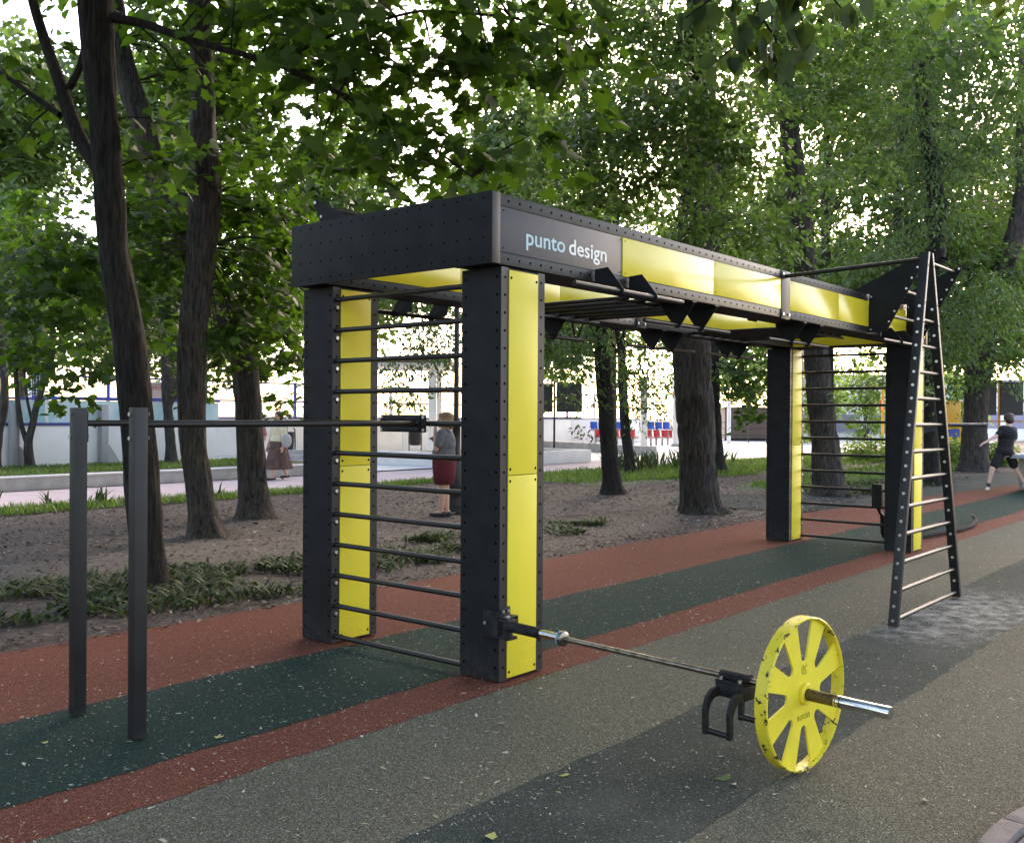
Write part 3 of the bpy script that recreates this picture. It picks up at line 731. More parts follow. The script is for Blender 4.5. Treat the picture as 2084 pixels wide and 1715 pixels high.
def twig_tubes(pairs, r0=.012, r1=.004):
    """many thin three-sided twigs in one mesh: from limb points to spray centres"""
    VV = []; FF = []; b = 0
    for A_, B_ in pairs:
        A_ = np.array(A_); B_ = np.array(B_); mid = (A_+B_)/2+np.array([0, 0, .12*np.linalg.norm(B_-A_)])*.6
        for p, q, ra_, rb_ in ((A_, mid, r0, (r0+r1)/2), (mid, B_, (r0+r1)/2, r1)):
            d = q-p; L_ = np.linalg.norm(d)+1e-6; d /= L_; a = np.cross(d, [.3, .2, 1]); a /= np.linalg.norm(a); c = np.cross(d, a)
            for rr, o in ((ra_, p), (rb_, q)):
                for k in range(3): VV.append(o+rr*(a*cos(k*2.094)+c*sin(k*2.094)))
            for k in range(3): FF.append((b+k, b+(k+1) % 3, b+3+(k+1) % 3, b+3+k))
            b += 6
    return np.array(VV), np.array(FF)

TREES = []
def tree(label, trunk_px, base=None, D=None, limbs=(), clumps=(), kind='maple', lm=None, size=.15, bark=None, top=None, name='tree', cov=1.6,
         zb=0., n=28, amp=.07, dz=.07, group=None, leafparts=0, seed=1, disc=.5, over=(), droop=.35, cull=None, per=26, flat=.10):
    """trunk_px: (u, v, width px) from the foot upwards; limbs: lists of (u, v, width, dD); clumps: (u, v, ru, rv, dD, rd[, cover])"""
    rng = np.random.default_rng(seed); lm = lm or m_maple; bark = bark or m_bark
    u0, v0, _ = trunk_px[0]
    if base is None: base = gnd(u0, v0, zb)
    D = float((base-CAM)@CF) if D is None else D
    root = empty(name, tuple(base), label=label, cat='tree', group=group)
    P = [at(u, v, D) for u, v, w_ in trunk_px]; R = [w_*D/FPX/2 for _, _, w_ in trunk_px]
    P[0] = np.array(base)-np.array([0, 0, .06])
    if top:                                   # carry the trunk on above the picture
        for (dx, dy, z, r) in top: P.append(np.array([P[-1][0]+dx, P[-1][1]+dy, z])); R.append(r)
    V, F = trunk_mesh(P, R, n, dz, amp, seed)
    link('trunk', fast_mesh('trunk', V-base, F, bark, True), root)
    lp = [np.array(p) for p in P[len(P)//2:]]
    for lb_ in limbs:
        Q = [at(u, v, D+d) for u, v, w_, d in lb_]; RR = [w_*(D+d)/FPX/2 for _, _, w_, d in lb_]
        V, F = trunk_mesh(Q, RR, max(8, n//2), dz, amp*.6, seed+3, False)
        link('limb', fast_mesh('limb', V-base, F, bark, True), root); lp += [np.array(q) for q in Q[1:]]
        for i in range(len(Q)-1): lp += [Q[i]*(1-t)+Q[i+1]*t for t in (.33, .66)]
    RH = np.array([CR[0], CR[1], 0]); RH /= np.linalg.norm(RH); FH = np.array([CF[0], CF[1], 0]); FH /= np.linalg.norm(FH)
    axes = [RH, FH, np.array([0, 0, 1.])]
    frs = []
    for cl in clumps:
        u, v, ru, rv, dD, rd = cl[:6]; cv = cl[6]*cov/1.7 if len(cl) > 6 else cov; d = D+dD
        lp2 = (size*FPX/d)**2*.30; nl = int(cv*pi*ru*rv/lp2)
        frs.append(leaf_frames(at(u, v, d), axes, (ru*d/FPX, rd, rv*d/FPX), nl, size, rng, disc, droop, per, .5, flat))
    ofr = [leaf_frames(np.array([x, y, z]), axes, (rh, rh, rv_), nl, sz*.92, rng, .75, droop) for (x, y, z, rh, rv_, nl, sz) in over]
    if ofr:                                   # the crown that goes on above the picture
        f = [np.concatenate([q_[i] for q_ in ofr]) for i in range(5)]; f[0] = f[0]-base
        link('upper_crown', leaves_mesh('upper_crown', 'far', f, lm), root, kind='stuff')
    if not frs: return root
    pos, X, Y, Z, s = [np.concatenate([f[i] for f in frs]) for i in range(5)]
    if cull is not None:
        k = cull(pos); pos, X, Y, Z, s = pos[k], X[k], Y[k], Z[k], s[k]
    big = np.zeros(len(pos), bool)
    if leafparts:
        d = (pos-CAM)@CF; uu = 1042+FPX*((pos-CAM)@CR)/d; vv = 857.5-FPX*((pos-CAM)@CU)/d
        ok = (d > 1) & (uu > 0) & (uu < 2084) & (vv > 0) & (vv < 1700)
        key = np.where(ok, s/d, 0); big[np.argsort(-key)[:leafparts]] = True
    f0 = (pos-base, X, Y, Z, s); fs_ = tuple(a[~big] for a in f0)
    crown = link('crown', leaves_mesh('crown', kind, fs_, lm), root, kind='stuff')
    if leafparts:
        T, Fc = LEAF[kind]; vars_ = [fast_mesh('leaf', T, Fc, lm) for _ in range(1)]
        for i in np.nonzero(big)[0]:
            o = link('leaf', vars_[0], crown)
            M = Matrix.Identity(4)
            for r_ in range(3):
                M[r_][0] = X[i][r_]*s[i]; M[r_][1] = Y[i][r_]*s[i]; M[r_][2] = Z[i][r_]*s[i]; M[r_][3] = (pos[i]-base)[r_]
            o.matrix_local = M
    LP = np.array(lp); prs = []
    for f in frs:
        cs = f[5]
        for c in cs[:: max(1, len(cs)//40)]:
            dd = np.linalg.norm(LP-c, axis=1); j = dd.argmin()
            if dd[j] < 1.5: prs.append((LP[j]-base, c-base))
    if prs:
        V, F = twig_tubes(prs, .014 if D < 20 else .02, .004)
        link('twigs', fast_mesh('twigs', V, F, bark), root, kind='stuff')
    TREES.append(root); return root

GM = 'mature trees in the park'
# 1 the dark tree just behind the dip bars
tree('dark leaning maple trunk rising behind the two dip posts', [(305, 1195, 56), (298, 1100, 58), (290, 1000, 66), (279, 860, 64), (264, 700, 63), (246, 600, 60), (229, 500, 56), (224, 420, 60), (220, 350, 54), (212, 250, 55), (204, 160, 58), (196, 60, 64), (194, 0, 66), (192, -120, 66)],
     top=[(-.2, .2, 7.5, .12), (.1, .1, 9.5, .07)], kind='maple', size=.17, cov=2.5, amp=.05, n=40, dz=.05, leafparts=300, seed=11, group=GM,
     limbs=[[(205, 352, 30, 0), (165, 290, 30, .1), (142, 235, 30, .15), (128, 185, 26, .15), (95, 95, 22, .2), (68, 10, 20, .2), (50, -80, 18, .2)],
            [(140, 180, 16, .15), (165, 140, 15, .1), (172, 95, 12, .1), (178, 20, 10, .1)],
            [(122, 235, 14, .15), (60, 190, 11, .3), (0, 148, 9, .5)],
            [(230, 36, 20, 0), (300, 50, 17, -.1), (385, 82, 15, -.2), (470, 105, 13, -.3), (560, 128, 12, -.3), (690, 190, 10, -.4), (780, 232, 8, -.5), (880, 300, 6, -.6), (960, 360, 4, -.7)],
            [(560, 128, 8, -.3), (700, 60, 7, -.5), (860, 20, 6, -.6), (1040, 35, 5, -.8), (1180, 70, 4, -1)]],
     clumps=[(900, 90, 330, 120, -.6, 1.0), (700, 60, 260, 80, -.2, .8), (760, 260, 200, 90, -.4, .8), (1160, 110, 95, 130, -.9, .5, 1.5), (470, 60, 180, 75, 0, .8, 1.3),
             (1000, 300, 130, 60, -.5, .6), (860, 340, 160, 45, -.3, .6, 1.1), (600, 175, 120, 60, 0, .6, 1.1), (620, 330, 60, 60, 0, .5, .7), (45, 110, 75, 130, .4, .6, 1.1), (60, 300, 90, 70, .4, .5, .7), (330, 180, 80, 90, .5, .6, .8), (330, 330, 110, 60, .6, .5, .8)],
     over=[(1.5, 5.0, 7.8, 3.4, 1.2, 4200, .22), (-1.0, 3.5, 8.0, 3.4, 1.2, 4200, .22), (3.5, 2.6, 8.3, 3.4, 1.2, 4000, .22), (-3.2, 1.2, 7.4, 3.0, 1.2, 3600, .22), (0, 0.2, 8.0, 3.2, 1.1, 3600, .22), (-4.5, 4.5, 7.2, 3.0, 1.4, 3000, .22)])
# 2, 3 the pair behind it
tree('upright furrowed trunk, second from the dip posts', [(420, 1087, 62), (412, 1040, 54), (404, 980, 52), (391, 900, 50), (388, 800, 53), (391, 700, 54), (400, 600, 55), (412, 500, 58), (419, 400, 64), (413, 300, 54), (413, 200, 48), (408, 60, 44), (400, -120, 40)],
     top=[(.3, .2, 10, .1)], kind='maple', size=.16, cov=2.7, bark=m_bark2, n=36, dz=.06, seed=12, group=GM,
     clumps=[(470, 340, 110, 90, .3, 1.0), (330, 480, 110, 90, .5, 1.0), (500, 470, 120, 80, .5, 1.0), (530, 620, 95, 130, 1, .8), (110, 560, 150, 120, -.5, 1.0), (60, 700, 100, 60, 0, .8), (470, 690, 60, 60, .4, .6), (180, 730, 110, 60, -.4, .7, 1.0), (130, 800, 60, 30, -.5, .5, .9), (300, 560, 60, 80, 1, .6), (330, 420, 60, 80, 1, .6)],
     over=[(3.5, 8.5, 8.2, 3.4, 1.2, 2200, .22), (0, 8.5, 8.2, 3.2, 1.2, 1800, .22)])
tree('furrowed trunk bending left behind its upright neighbour', [(522, 1050, 62), (518, 1020, 55), (513, 950, 53), (508, 850, 51), (500, 750, 53), (488, 700, 54), (470, 650, 58), (430, 575, 52), (395, 510, 46), (345, 420, 44), (318, 340, 42), (292, 260, 44), (262, 170, 46), (240, 80, 40), (225, -60, 36)],
     top=[(-.3, .3, 11, .1)], kind='maple', size=.16, cov=2.8, bark=m_bark2, n=32, dz=.07, seed=13, group=GM,
     clumps=[(330, 120, 110, 80, 1, 1.2, 1.2), (560, 700, 60, 90, 1.5, .8), (560, 520, 70, 90, 2, 1), (470, 190, 110, 70, 1.5, 1.2, 1.3), (560, 800, 40, 30, 1.5, .5, 1.0), (330, 670, 80, 70, 2, .9), (450, 760, 60, 40, 1.5, .6, 1.0), (430, 130, 120, 90, 1.5, 1.2), (300, 300, 70, 80, 2, 1), (570, 600, 60, 60, 2.5, .9), (60, 540, 100, 70, 3, 1), (700, 320, 110, 60, 3.5, 1.2, 1.6), (660, 190, 110, 70, 2.5, 1.2, 1.4), (100, 420, 110, 70, 2, 1, .9), (480, 260, 120, 70, 1.5, 1.2), (545, 440, 90, 90, 2.5, 1.2), (400, 640, 90, 70, -1, .8, 1.3), (300, 480, 70, 80, 2, 1), (620, 420, 60, 50, 3, 1, 1.2), (170, 640, 90, 70, 2, .8)],
     over=[(5, 10, 9, 3.6, 1.2, 1800, .24)])
# far left young trees on the raised lawn
tree('slim forked tree on the raised lawn by the white wall', [(62, 958, 17), (58, 920, 16), (56, 900, 15), (68, 860, 14), (72, 830, 13), (86, 795, 12), (90, 750, 12), (92, 690, 10), (95, 620, 8)], D=22.9, base=at(62, 953, 22.9), kind='maple_lo', size=.17, cov=2.3, bark=m_bark2, n=16, dz=.1, seed=14, group=GM,
     limbs=[[(56, 905, 11, 0), (44, 870, 10, 0), (36, 820, 10, 0), (32, 770, 9, 0), (30, 700, 8, 0)], [(66, 862, 6, 0), (56, 820, 6, 0), (50, 770, 6, 0), (44, 700, 5, 0)]],
     clumps=[(40, 600, 90, 100, 1, 1.2), (130, 540, 100, 90, 2, 1.2), (60, 720, 80, 30, .5, .8), (40, 430, 80, 60, 2, 1.2, .7)])
tree('crooked trunk cut by the left edge of the picture', [(-14, 965, 22), (-4, 880, 18), (8, 830, 17), (10, 780, 16), (2, 700, 15), (-6, 600, 14)], D=21.5, base=at(-14, 960, 21.5), kind='maple_lo', size=.17, cov=2.2, bark=m_bark2, n=16, dz=.1, seed=15, group=GM,
     clumps=[(-20, 620, 90, 110, 1, 1.2), (30, 500, 80, 80, 1, 1)])
tree('slender tree against the white wall between two thick trunks', [(350, 945, 23), (347, 900, 19), (343, 850, 19), (338, 800, 19), (338, 760, 17), (332, 700, 15), (330, 600, 12)], D=25.5, base=at(350, 942, 25.5), kind='maple_lo', size=.17, cov=2.2, bark=m_bark2, n=14, dz=.1, seed=16, group=GM,
     limbs=[[(344, 830, 11, 0), (355, 800, 11, 0), (364, 770, 10, 0), (372, 700, 9, 0)]], clumps=[(330, 600, 90, 110, 1, 1.4), (340, 720, 50, 40, .5, .8), (250, 640, 80, 90, 2, 1.2), (180, 560, 90, 80, 2, 1.2)])
# middle: the thick one, its slimmer neighbours, and the ash-like ones
tree('thickest trunk standing at the edge of the red rubber', [(1428, 1040, 74), (1425, 1020, 68), (1421, 950, 69), (1416, 850, 70), (1410, 750, 72), (1407, 690, 75), (1405, 600, 74), (1412, 500, 70), (1420, 400, 66), (1430, 280, 60), (1425, 120, 52), (1420, -60, 46)],
     top=[(.3, .2, 12, .12)], kind='poplar', lm=m_poplar, per=64, flat=.055, size=.105, cov=3.0, bark=m_bark2, n=48, dz=.05, amp=.085, seed=17, group=GM, disc=.62,
     clumps=[(1330, 270, 240, 110, -3, 1.4, 2.0), (1430, 190, 150, 70, -3.5, 1.0, 1.8), (1180, 330, 130, 110, -2, 1.2), (1500, 330, 80, 70, -3.5, .8, 1.6), (1300, 390, 160, 50, -2.5, 1.0), (1480, 440, 120, 60, -2, .9, 1.8), (1330, 110, 120, 80, -1, 1.4, 1.6), (1560, 450, 80, 60, -1.5, .9), (1190, 230, 90, 80, -2, 1), (1250, 40, 160, 80, 0, 1.4, 2.0), (1120, 400, 100, 60, 0, 1.2, 1.8), (1390, 50, 120, 60, -.5, 1.2, 1.8), (1130, 130, 110, 80, 1, 1.4, 1.8)],
     over=[(9, 4, 9.2, 4, 1.4, 3000, .2), (7, 1.5, 9.5, 3, 1, 1500, .2), (11, 8, 9.5, 4, 1.4, 2000, .2)])
tree('slim dark trunk left of the thickest one', [(1246, 1003, 38), (1245, 980, 33), (1238, 900, 32), (1230, 800, 32), (1226, 730, 31), (1222, 650, 30), (1218, 560, 28), (1208, 440, 26), (1195, 300, 22), (1185, 150, 18)],
     kind='ash', lm=m_ash, per=34, size=.125, cov=3.0, bark=m_bark, n=30, dz=.07, seed=18, group=GM, disc=.5, droop=.6,
     clumps=[(1190, 680, 90, 60, -.5, 1.0, 1.5), (1150, 760, 55, 50, -.5, .7, 1.3), (1290, 760, 65, 70, .3, .9, 1.5), (1200, 830, 26, 22, -.4, .4, 1.0), (1340, 690, 40, 50, .5, .8, 1.2), (1100, 480, 130, 60, 2, 1.2, 1.4), (1190, 870, 14, 12, -.4, .3, .8), (870, 690, 90, 40, 1, 1, 1.5), (800, 740, 50, 40, .5, .7, 1.3), (900, 600, 60, 40, 2, 1), (830, 790, 50, 34, .6, .7, 1.2), (895, 720, 50, 70, .8, .8, 1.3), (1180, 560, 120, 70, 1.5, 1.2, 1.4)])
tree('thin leaning trunk beside the slim dark one', [(1284, 963, 24), (1280, 930, 20), (1273, 880, 20), (1270, 830, 19), (1266, 760, 18), (1262, 640, 17), (1255, 500, 15), (1250, 350, 12)],
     kind='ash', lm=m_ash, per=34, size=.14, cov=2.6, n=18, dz=.1, seed=19, group=GM, disc=.6, droop=.6, clumps=[(1310, 800, 45, 40, .4, .8, 1.3), (1350, 770, 30, 40, .6, .8, 1.2), (1240, 420, 120, 80, 2, 1.4), (1290, 845, 30, 15, .2, .5, 1)])
tree('dark trunk showing just right of the thickest one', [(1463, 962, 34), (1461, 940, 24), (1456, 870, 25), (1452, 800, 26), (1450, 740, 26), (1455, 600, 25), (1465, 430, 24), (1470, 300, 20)],
     kind='maple_lo', size=.17, cov=2.2, n=18, dz=.1, seed=20, group=GM, clumps=[(1530, 760, 60, 50, -1, 1, 1.5), (1480, 770, 30, 50, -1, .8, 1.2), (1520, 835, 45, 26, -2, .8, 1.7), (1540, 720, 60, 40, -1.5, .9, 1.6), (1500, 560, 90, 60, 2, 1.5)])
tree('stout trunk seen through the rungs of the far ladder', [(1690, 1007, 66), (1687, 985, 58), (1678, 900, 53), (1668, 800, 50), (1660, 720, 48), (1650, 620, 46), (1636, 520, 44), (1622, 380, 42), (1605, 250, 38), (1590, 120, 34), (1580, -40, 30)],
     top=[(.3, .2, 12, .12)], kind='poplar', lm=m_poplar, per=64, flat=.055, size=.115, cov=2.9, bark=m_bark2, n=36, dz=.07, amp=.085, seed=21, group=GM, disc=.80,
     clumps=[(1700, 180, 140, 90, 0, 1.6), (1600, 110, 100, 70, 0, 1.4), (1730, 330, 70, 80, .5, 1.2, 1.5), (1560, 520, 100, 50, 1, 1.2), (1780, 770, 50, 25, -1, .7, 1.3), (1790, 735, 40, 18, -1, .6, 1.3), (1700, 460, 50, 50, 1, .9, 1.5), (1600, 200, 90, 70, -2, 1, 1.6), (1640, 380, 60, 60, -1.5, .8, 1.4), (1480, 60, 120, 70, 0, 1.4, 1.6), (1740, 60, 110, 70, 0, 1.4, 1.6)],
     over=[(15, 5, 10, 4, 1.4, 2000, .22)])
tree('trunk half hidden behind the leaning ladder', [(1893, 985, 44), (1892, 940, 36), (1892, 860, 34), (1890, 760, 34), (1895, 640, 34), (1905, 520, 34), (1912, 440, 36), (1900, 360, 32), (1880, 250, 28), (1870, 120, 24)],
     kind='ash', lm=m_ash, per=60, flat=.06, size=.13, cov=3.0, n=28, dz=.09, seed=22, group=GM, disc=.90, droop=.6,
     clumps=[(1900, 330, 110, 110, 0, 1.6), (1960, 620, 100, 110, -1, 1.5, 2.2), (1850, 480, 70, 50, 1, 1, 1.5), (2010, 250, 90, 120, 1, 1.5, 1.7), (1960, 110, 130, 90, 1, 1.6, 2.0), (1920, 780, 50, 40, -1, .6, 1.2), (1860, 180, 90, 90, -1.5, 1.2, 1.8), (1830, 50, 110, 60, -1, 1.2, 1.8), (1900, 430, 70, 50, -1.5, 1, 1.5), (2040, 50, 80, 80, 0, 1.4, 1.8)],
     over=[(19, 3, 10.5, 4, 1.4, 1500, .24)])
tree('broad trunk with a burr behind the lunging man', [(1984, 958, 58), (1984, 930, 50), (1984, 870, 44), (1987, 800, 46), (1995, 740, 50), (2010, 660, 44), (2040, 560, 40), (2070, 470, 38), (2085, 380, 34)], top=[(.3, .1, 10.5, .2), (.2, .1, 13, .1)],
     kind='poplar', lm=m_poplar, per=60, flat=.06, size=.14, cov=2.9, bark=m_bark2, n=30, dz=.1, seed=23, group=GM, disc=.95,
     clumps=[(2040, 700, 70, 70, 0, 1.5, 1.9), (2050, 560, 60, 80, 0, 1.5), (1960, 760, 40, 40, -1, .7, 1.3), (2060, 330, 50, 60, 1, 1.4, 1.3), (2050, 190, 70, 70, -1, 1.4, 1.8), (2020, 640, 60, 80, -2, 1.2, 1.6), (1880, 700, 50, 60, 1, 1.4), (2060, 790, 30, 18, -1, .6, 1.0)])
# near twig hanging in at the top
tw = empty('hanging_branch', tuple(at(1560, -60, 4.6)), label='dark drooping branch tip with large leaves at the upper right', cat='branch')
tb = at(1560, -60, 4.6); rg = np.random.default_rng(31)
VV, FF = [], []; fr_ = []
for (pts) in ([(1560, -60), (1540, 20), (1500, 90), (1440, 140)], [(1560, -60), (1620, 0), (1640, 70), (1610, 120)], [(1560, -60), (1690, -10), (1730, 40)], [(1540, 20), (1580, 80), (1570, 150)], [(1560, -60), (1460, -10), (1390, 40)]):
    Q = [at(u, v, 4.6+.1*i) for i, (u, v) in enumerate(pts)]
    MB().tube([q-tb for q in Q], [.006, .005, .004, .003][:len(Q)], 5).obj('twig', m_bark, tw, smooth=True)
    for i in range(len(Q)-1):
        for k in range(6):
            p = Q[i]+(Q[i+1]-Q[i])*rg.random(); fr_.append(p+rg.normal(size=3)*[.05, .05, .03])
T, Fc = _ovate(.36, .05); leaf_me = fast_mesh('leaf', T, Fc, leafmat('backlit_hanging_leaf', (.016, .032, .010), (.040, .062, .020), (.07, .13, .012), .35, .5))  # backlit darkness is put into this leaf colour
for p in fr_:
    X = rg.normal(size=3)*.5; X[2] = -1-.4*rg.random(); X /= np.linalg.norm(X)
    Z = rg.normal(size=3); Z -= X*(Z@X); Z /= np.linalg.norm(Z); Y = np.cross(Z, X); s = .105+.05*rg.random()
    o = link('leaf', leaf_me, tw); M = Matrix.Identity(4)
    for r_ in range(3): M[r_][0] = X[r_]*s; M[r_][1] = Y[r_]*s; M[r_][2] = Z[r_]*s; M[r_][3] = (p-tb)[r_]
    o.matrix_local = M

# the farther rows of the park
def far_tree(u, v, D, h, r, label, seed, nl=3200, size=.26, lm=None, low=.28, zb=0.):
    rng = np.random.default_rng(seed); b = np.array(at(u, v, D)); b[2] = zb
    root = empty('tree', tuple(b), label=label, cat='tree', group='trees farther back in the park')
    tr = .017*h
    V, F = trunk_mesh([(0, 0, -.1), (.1, .05, h*.3), (-.1, .1, h*.6), (.1, 0, h*.95)], [tr, tr*.8, tr*.5, tr*.15], 12, .3, .05, seed)
    link('trunk', fast_mesh('trunk', V, F, m_bark2, True), root)
    fr = []
    k = 11
    for i in range(k):
        a = rng.random()*2*pi; q = r*np.sqrt(rng.random())*.75; z = h*(low+(1-low)*rng.random())
        sc = .55 if z > h*.8 else .8
        fr.append(leaf_frames(np.array([q*cos(a)*sc, q*sin(a)*sc, z]), np.eye(3), (r*.42, r*.42, h*.10), nl//k, size, rng, 1.0, .35, 14))
    f = [np.concatenate([x[i] for x in fr]) for i in range(5)]
    link('crown', leaves_mesh('crown', 'far', f, lm or m_farleaf), root, kind='stuff')
    C_ = np.concatenate([x[5] for x in fr])[::14]
    V, F = twig_tubes([(np.array([0, 0, min(h*.8, c[2]*.8)]), c) for c in C_], .04, .01)
    link('twigs', fast_mesh('twigs', V, F, m_bark2), root, kind='stuff')
    return root
FAR = [(-60, 34, 13, 4.0), (292, 44, 15, 3.6), (412, 46, 14, 4.2), (519, 60, 13, 4.2), (645, 36, 13, 3.6), (722, 44, 15, 4.6), (985, 34, 14, 4.2), (1040, 46, 16, 5.0), (1066, 33, 13, 3.8),
       (1243, 42, 16, 5), (1414, 50, 17, 5), (1585, 38, 14, 4.2), (1600, 60, 16, 5), (1842, 42, 15, 4.6), (1986, 52, 17, 5), (1975, 40, 14, 4.5), (2180, 34, 14, 4.4), (640, 72, 17, 6), (1090, 75, 19, 6.5), (1580, 80, 17, 6), (1425, 90, 20, 7), (1683, 34, 15, 4.2), (1832, 30, 14, 3.8), (1893, 33, 15, 4.2), (270, 36, 14, 4.2), (40, 48, 15, 4.6), (66, 32, 13, 4.6), (-40, 30, 13, 4.2), (345, 33, 14, 4.4)]
FL_ = ['left of the dark leaning maple', 'between the dip posts', 'between the two furrowed trunks', 'left of the rig corner', 'above the left rig post', 'above the rig end', 'behind the shelter',
       'above the lettered sign', 'right of the near post', 'above the yellow panels', 'behind the thickest trunk', 'left of the far post', 'behind the far post', 'above the leaning ladder', 'right of the leaning ladder', 'above the lunging man', 'at the right edge', 'deep behind the left rig post', 'deep behind the lettered sign', 'beyond the far ladder', 'deep behind the far beam', 'over the far half of the beam', 'over the wing plates', 'between the ladder and the burr trunk', 'left of the upright furrowed trunk', 'deep behind the dip posts', 'behind the slim forked tree', 'at the left edge', 'behind the slender tree by the wall']
for i, ((u, D, h, r), fl) in enumerate(zip(FAR, FL_)):
    far_tree(u, 845, D, h, r, 'leafy background tree '+fl, 100+i, nl=int(3600+r*750), size=.20+.0026*D, low=.2 if D > 60 else .32)
ov = empty('tree', (3.5, -7.5, 0), label='tall tree added out of view to the right, its crown shading the rubber floor', cat='tree', group='trees behind the viewer')  # unseen tree, put in so its crown darkens the floor
V, F = trunk_mesh([(0, 0, -.1), (.1, .2, 4), (0, .5, 10)], [.26, .22, .08], 14, .3, .05, 5); link('trunk', fast_mesh('trunk', V, F, m_bark2, True), ov)
rg = np.random.default_rng(55)
fr = [leaf_frames(np.array([x, y, z]), np.eye(3), (2.6, 2.6, 1.2), 1700, .26, rg, .9) for x, y, z in ((-2.5, 4.2, 8.2), (1.5, 4.6, 8.6), (-4.5, 1.5, 8), (0, 1.5, 9), (3.5, 3, 9), (-6.0, 4.4, 7.6), (5.5, 5, 9.4), (5, 4.2, 7.6), (3.8, 5.6, 8), (0, 2.2, 7), (-3.5, 3, 7), (2.5, 2, 7.4))]
f = [np.concatenate([q[j] for q in fr]) for j in range(5)]; link('crown', leaves_mesh('crown', 'far', f, m_farleaf), ov, kind='stuff')
# unseen trees for shade and panel reflections; left and far ones added against glare
for i, (x, y) in enumerate([(-11, 1.5), (-12, -4), (-10, 6.5), (-8.5, -10), (-6.5, -7.5), (-7, 11), (-5.5, 16), (-12, 12), (20, -26), (26, -21), (31, -30), (14, -32), (36, -22), (8, -30)]):
    rng = np.random.default_rng(300+i); root = empty('tree', (x, y, 0), label='leafy park tree out of view behind the viewer, '+('on the strip line', 'by the slate band', 'near the planting', 'far to the right', 'closest to the viewer', 'left by the track', 'left by the asphalt path', 'far left', 'in the far row nearest the middle', 'in the far row toward the ladder', 'in the far row at the back', 'in the far row near the kerb', 'at the end of the far row', 'at the start of the far row')[i], cat='tree', group='trees behind the viewer')
    V, F = trunk_mesh([(0, 0, -.1), (.1, 0, 4), (0, .1, 9)], [.24, .2, .06], 14, .3, .05, i)
    link('trunk', fast_mesh('trunk', V, F, m_bark2, True), root)
    fr = [leaf_frames(np.array([rng.normal()*1.6, rng.normal()*1.6, z]), np.eye(3), (2.6, 2.6, 1.2), 420, .32, rng, 1.1) for z in ((1.6, 2.6, 3.6, 4.8, 6, 7.5) if i < 8 else (1.2, 2.2, 3.2, 4.3, 5.4, 6.4))]
    f = [np.concatenate([q[j] for q in fr]) for j in range(5)]
    link('crown', leaves_mesh('crown', 'far', f, m_farleaf), root, kind='stuff')

# ------------------------------------------------------------------ ground cover, grass, litter
def blades(name, xy, m, h=(.06, .12), wd=.006, lean=.5, z=0., nseg=1, seed=5, broad=False):
    rng = np.random.default_rng(seed); N = len(xy); az = rng.random(N)*2*pi; hh = h[0]+(h[1]-h[0])*rng.random(N)
    d = np.stack([np.cos(az), np.sin(az)], 1); s = np.stack([-np.sin(az), np.cos(az)], 1); ln = lean*hh*(.4+rng.random(N))
    base = np.c_[xy, np.full(N, z)]
    def P(t, wk, bend): 
        c = base.copy(); c[:, :2] += d*(ln*t**1.6)[:, None]*bend; c[:, 2] += hh*(t-.35*lean*t*t)
        o = np.c_[s*wk*(wd if np.isscalar(wd) else wd), np.zeros(N)]
        return c, o
    if broad:
        lv = [(0, .12), (.35, .9), (.7, .75), (1, .02)]
    else: lv = [(0, 1.), (.55, .75), (1, .08)]
    V = []
    for t, k in lv:
        c, o = P(t, k, 1.); V += [c-o, c+o]
    V = np.stack(V, 1); nv = V.shape[1]
    F = np.array([(2*i, 2*i+1, 2*i+3, 2*i+2) for i in range(len(lv)-1)])
    Fa = (F[None]+np.arange(N)[:, None, None]*nv).reshape(-1, 4)
    return link(name, fast_mesh(name, V.reshape(-1, 3), Fa, m), None, kind='stuff')
def scatter(n, poly, rng, clump=None):
    """n points in a polygon, optionally in clumps"""
    P = np.array(poly); lo, hi = P.min(0), P.max(0); out = []
    while sum(len(o) for o in out) < n:
        if clump: c = lo+(hi-lo)*rng.random((max(1, n//clump[0]), 2)); q = np.repeat(c, clump[0], 0)+rng.normal(size=(len(c)*clump[0], 2))*clump[1]
        else: q = lo+(hi-lo)*rng.random((n*2, 2))
        ins = np.zeros(len(q), bool); j = len(P)-1
        for i in range(len(P)):
            c = ((P[i, 1] > q[:, 1]) != (P[j, 1] > q[:, 1])) & (q[:, 0] < (P[j, 0]-P[i, 0])*(q[:, 1]-P[i, 1])/(P[j, 1]-P[i, 1]+1e-12)+P[i, 0]); ins ^= c; j = i
        out.append(q[ins])
    return np.concatenate(out)[:n]
rg = np.random.default_rng(77)
def hosta(xy, seed, hh=(.05, .20)):
    x, y = xy[:, 0], xy[:, 1]; xy = xy[np.sin(2.3*x+1.3)+np.sin(4.1*y+1.1*x)+np.sin(5.7*x-2.3*y) > -.95]
    return blades('ground_cover_plants', xy, m_hosta, hh, .017, 1.15, -.02, seed=seed, broad=True)
hosta(scatter(4600, [(-2.8, 4.0), (-1.2, 3.7), (-.3, 3.35), (.9, 3.15), (2.2, 3.3), (2.9, 3.8), (2.8, 4.7), (1.2, 5.2), (-2, 5.5)], rg, (12, .17)), 1)
hosta(scatter(1500, [(2.6, 3.5), (3.8, 3.45), (5.8, 4.6), (6.4, 5.2), (4.4, 5.2), (3.2, 4.6)], rg, (26, .10)), 2)
hosta(scatter(500, [(5.5, 3.9), (6.9, 3.95), (8.0, 4.7), (6.8, 4.9)], rg, (26, .10)), 3, (.08, .16))
hosta(scatter(2600, [(14.2, 3.5), (17.5, 3.2), (20.5, 3.2), (23.5, 4.4), (18, 5.2), (15, 4.6)], rg, (30, .2)), 4, (.10, .22))
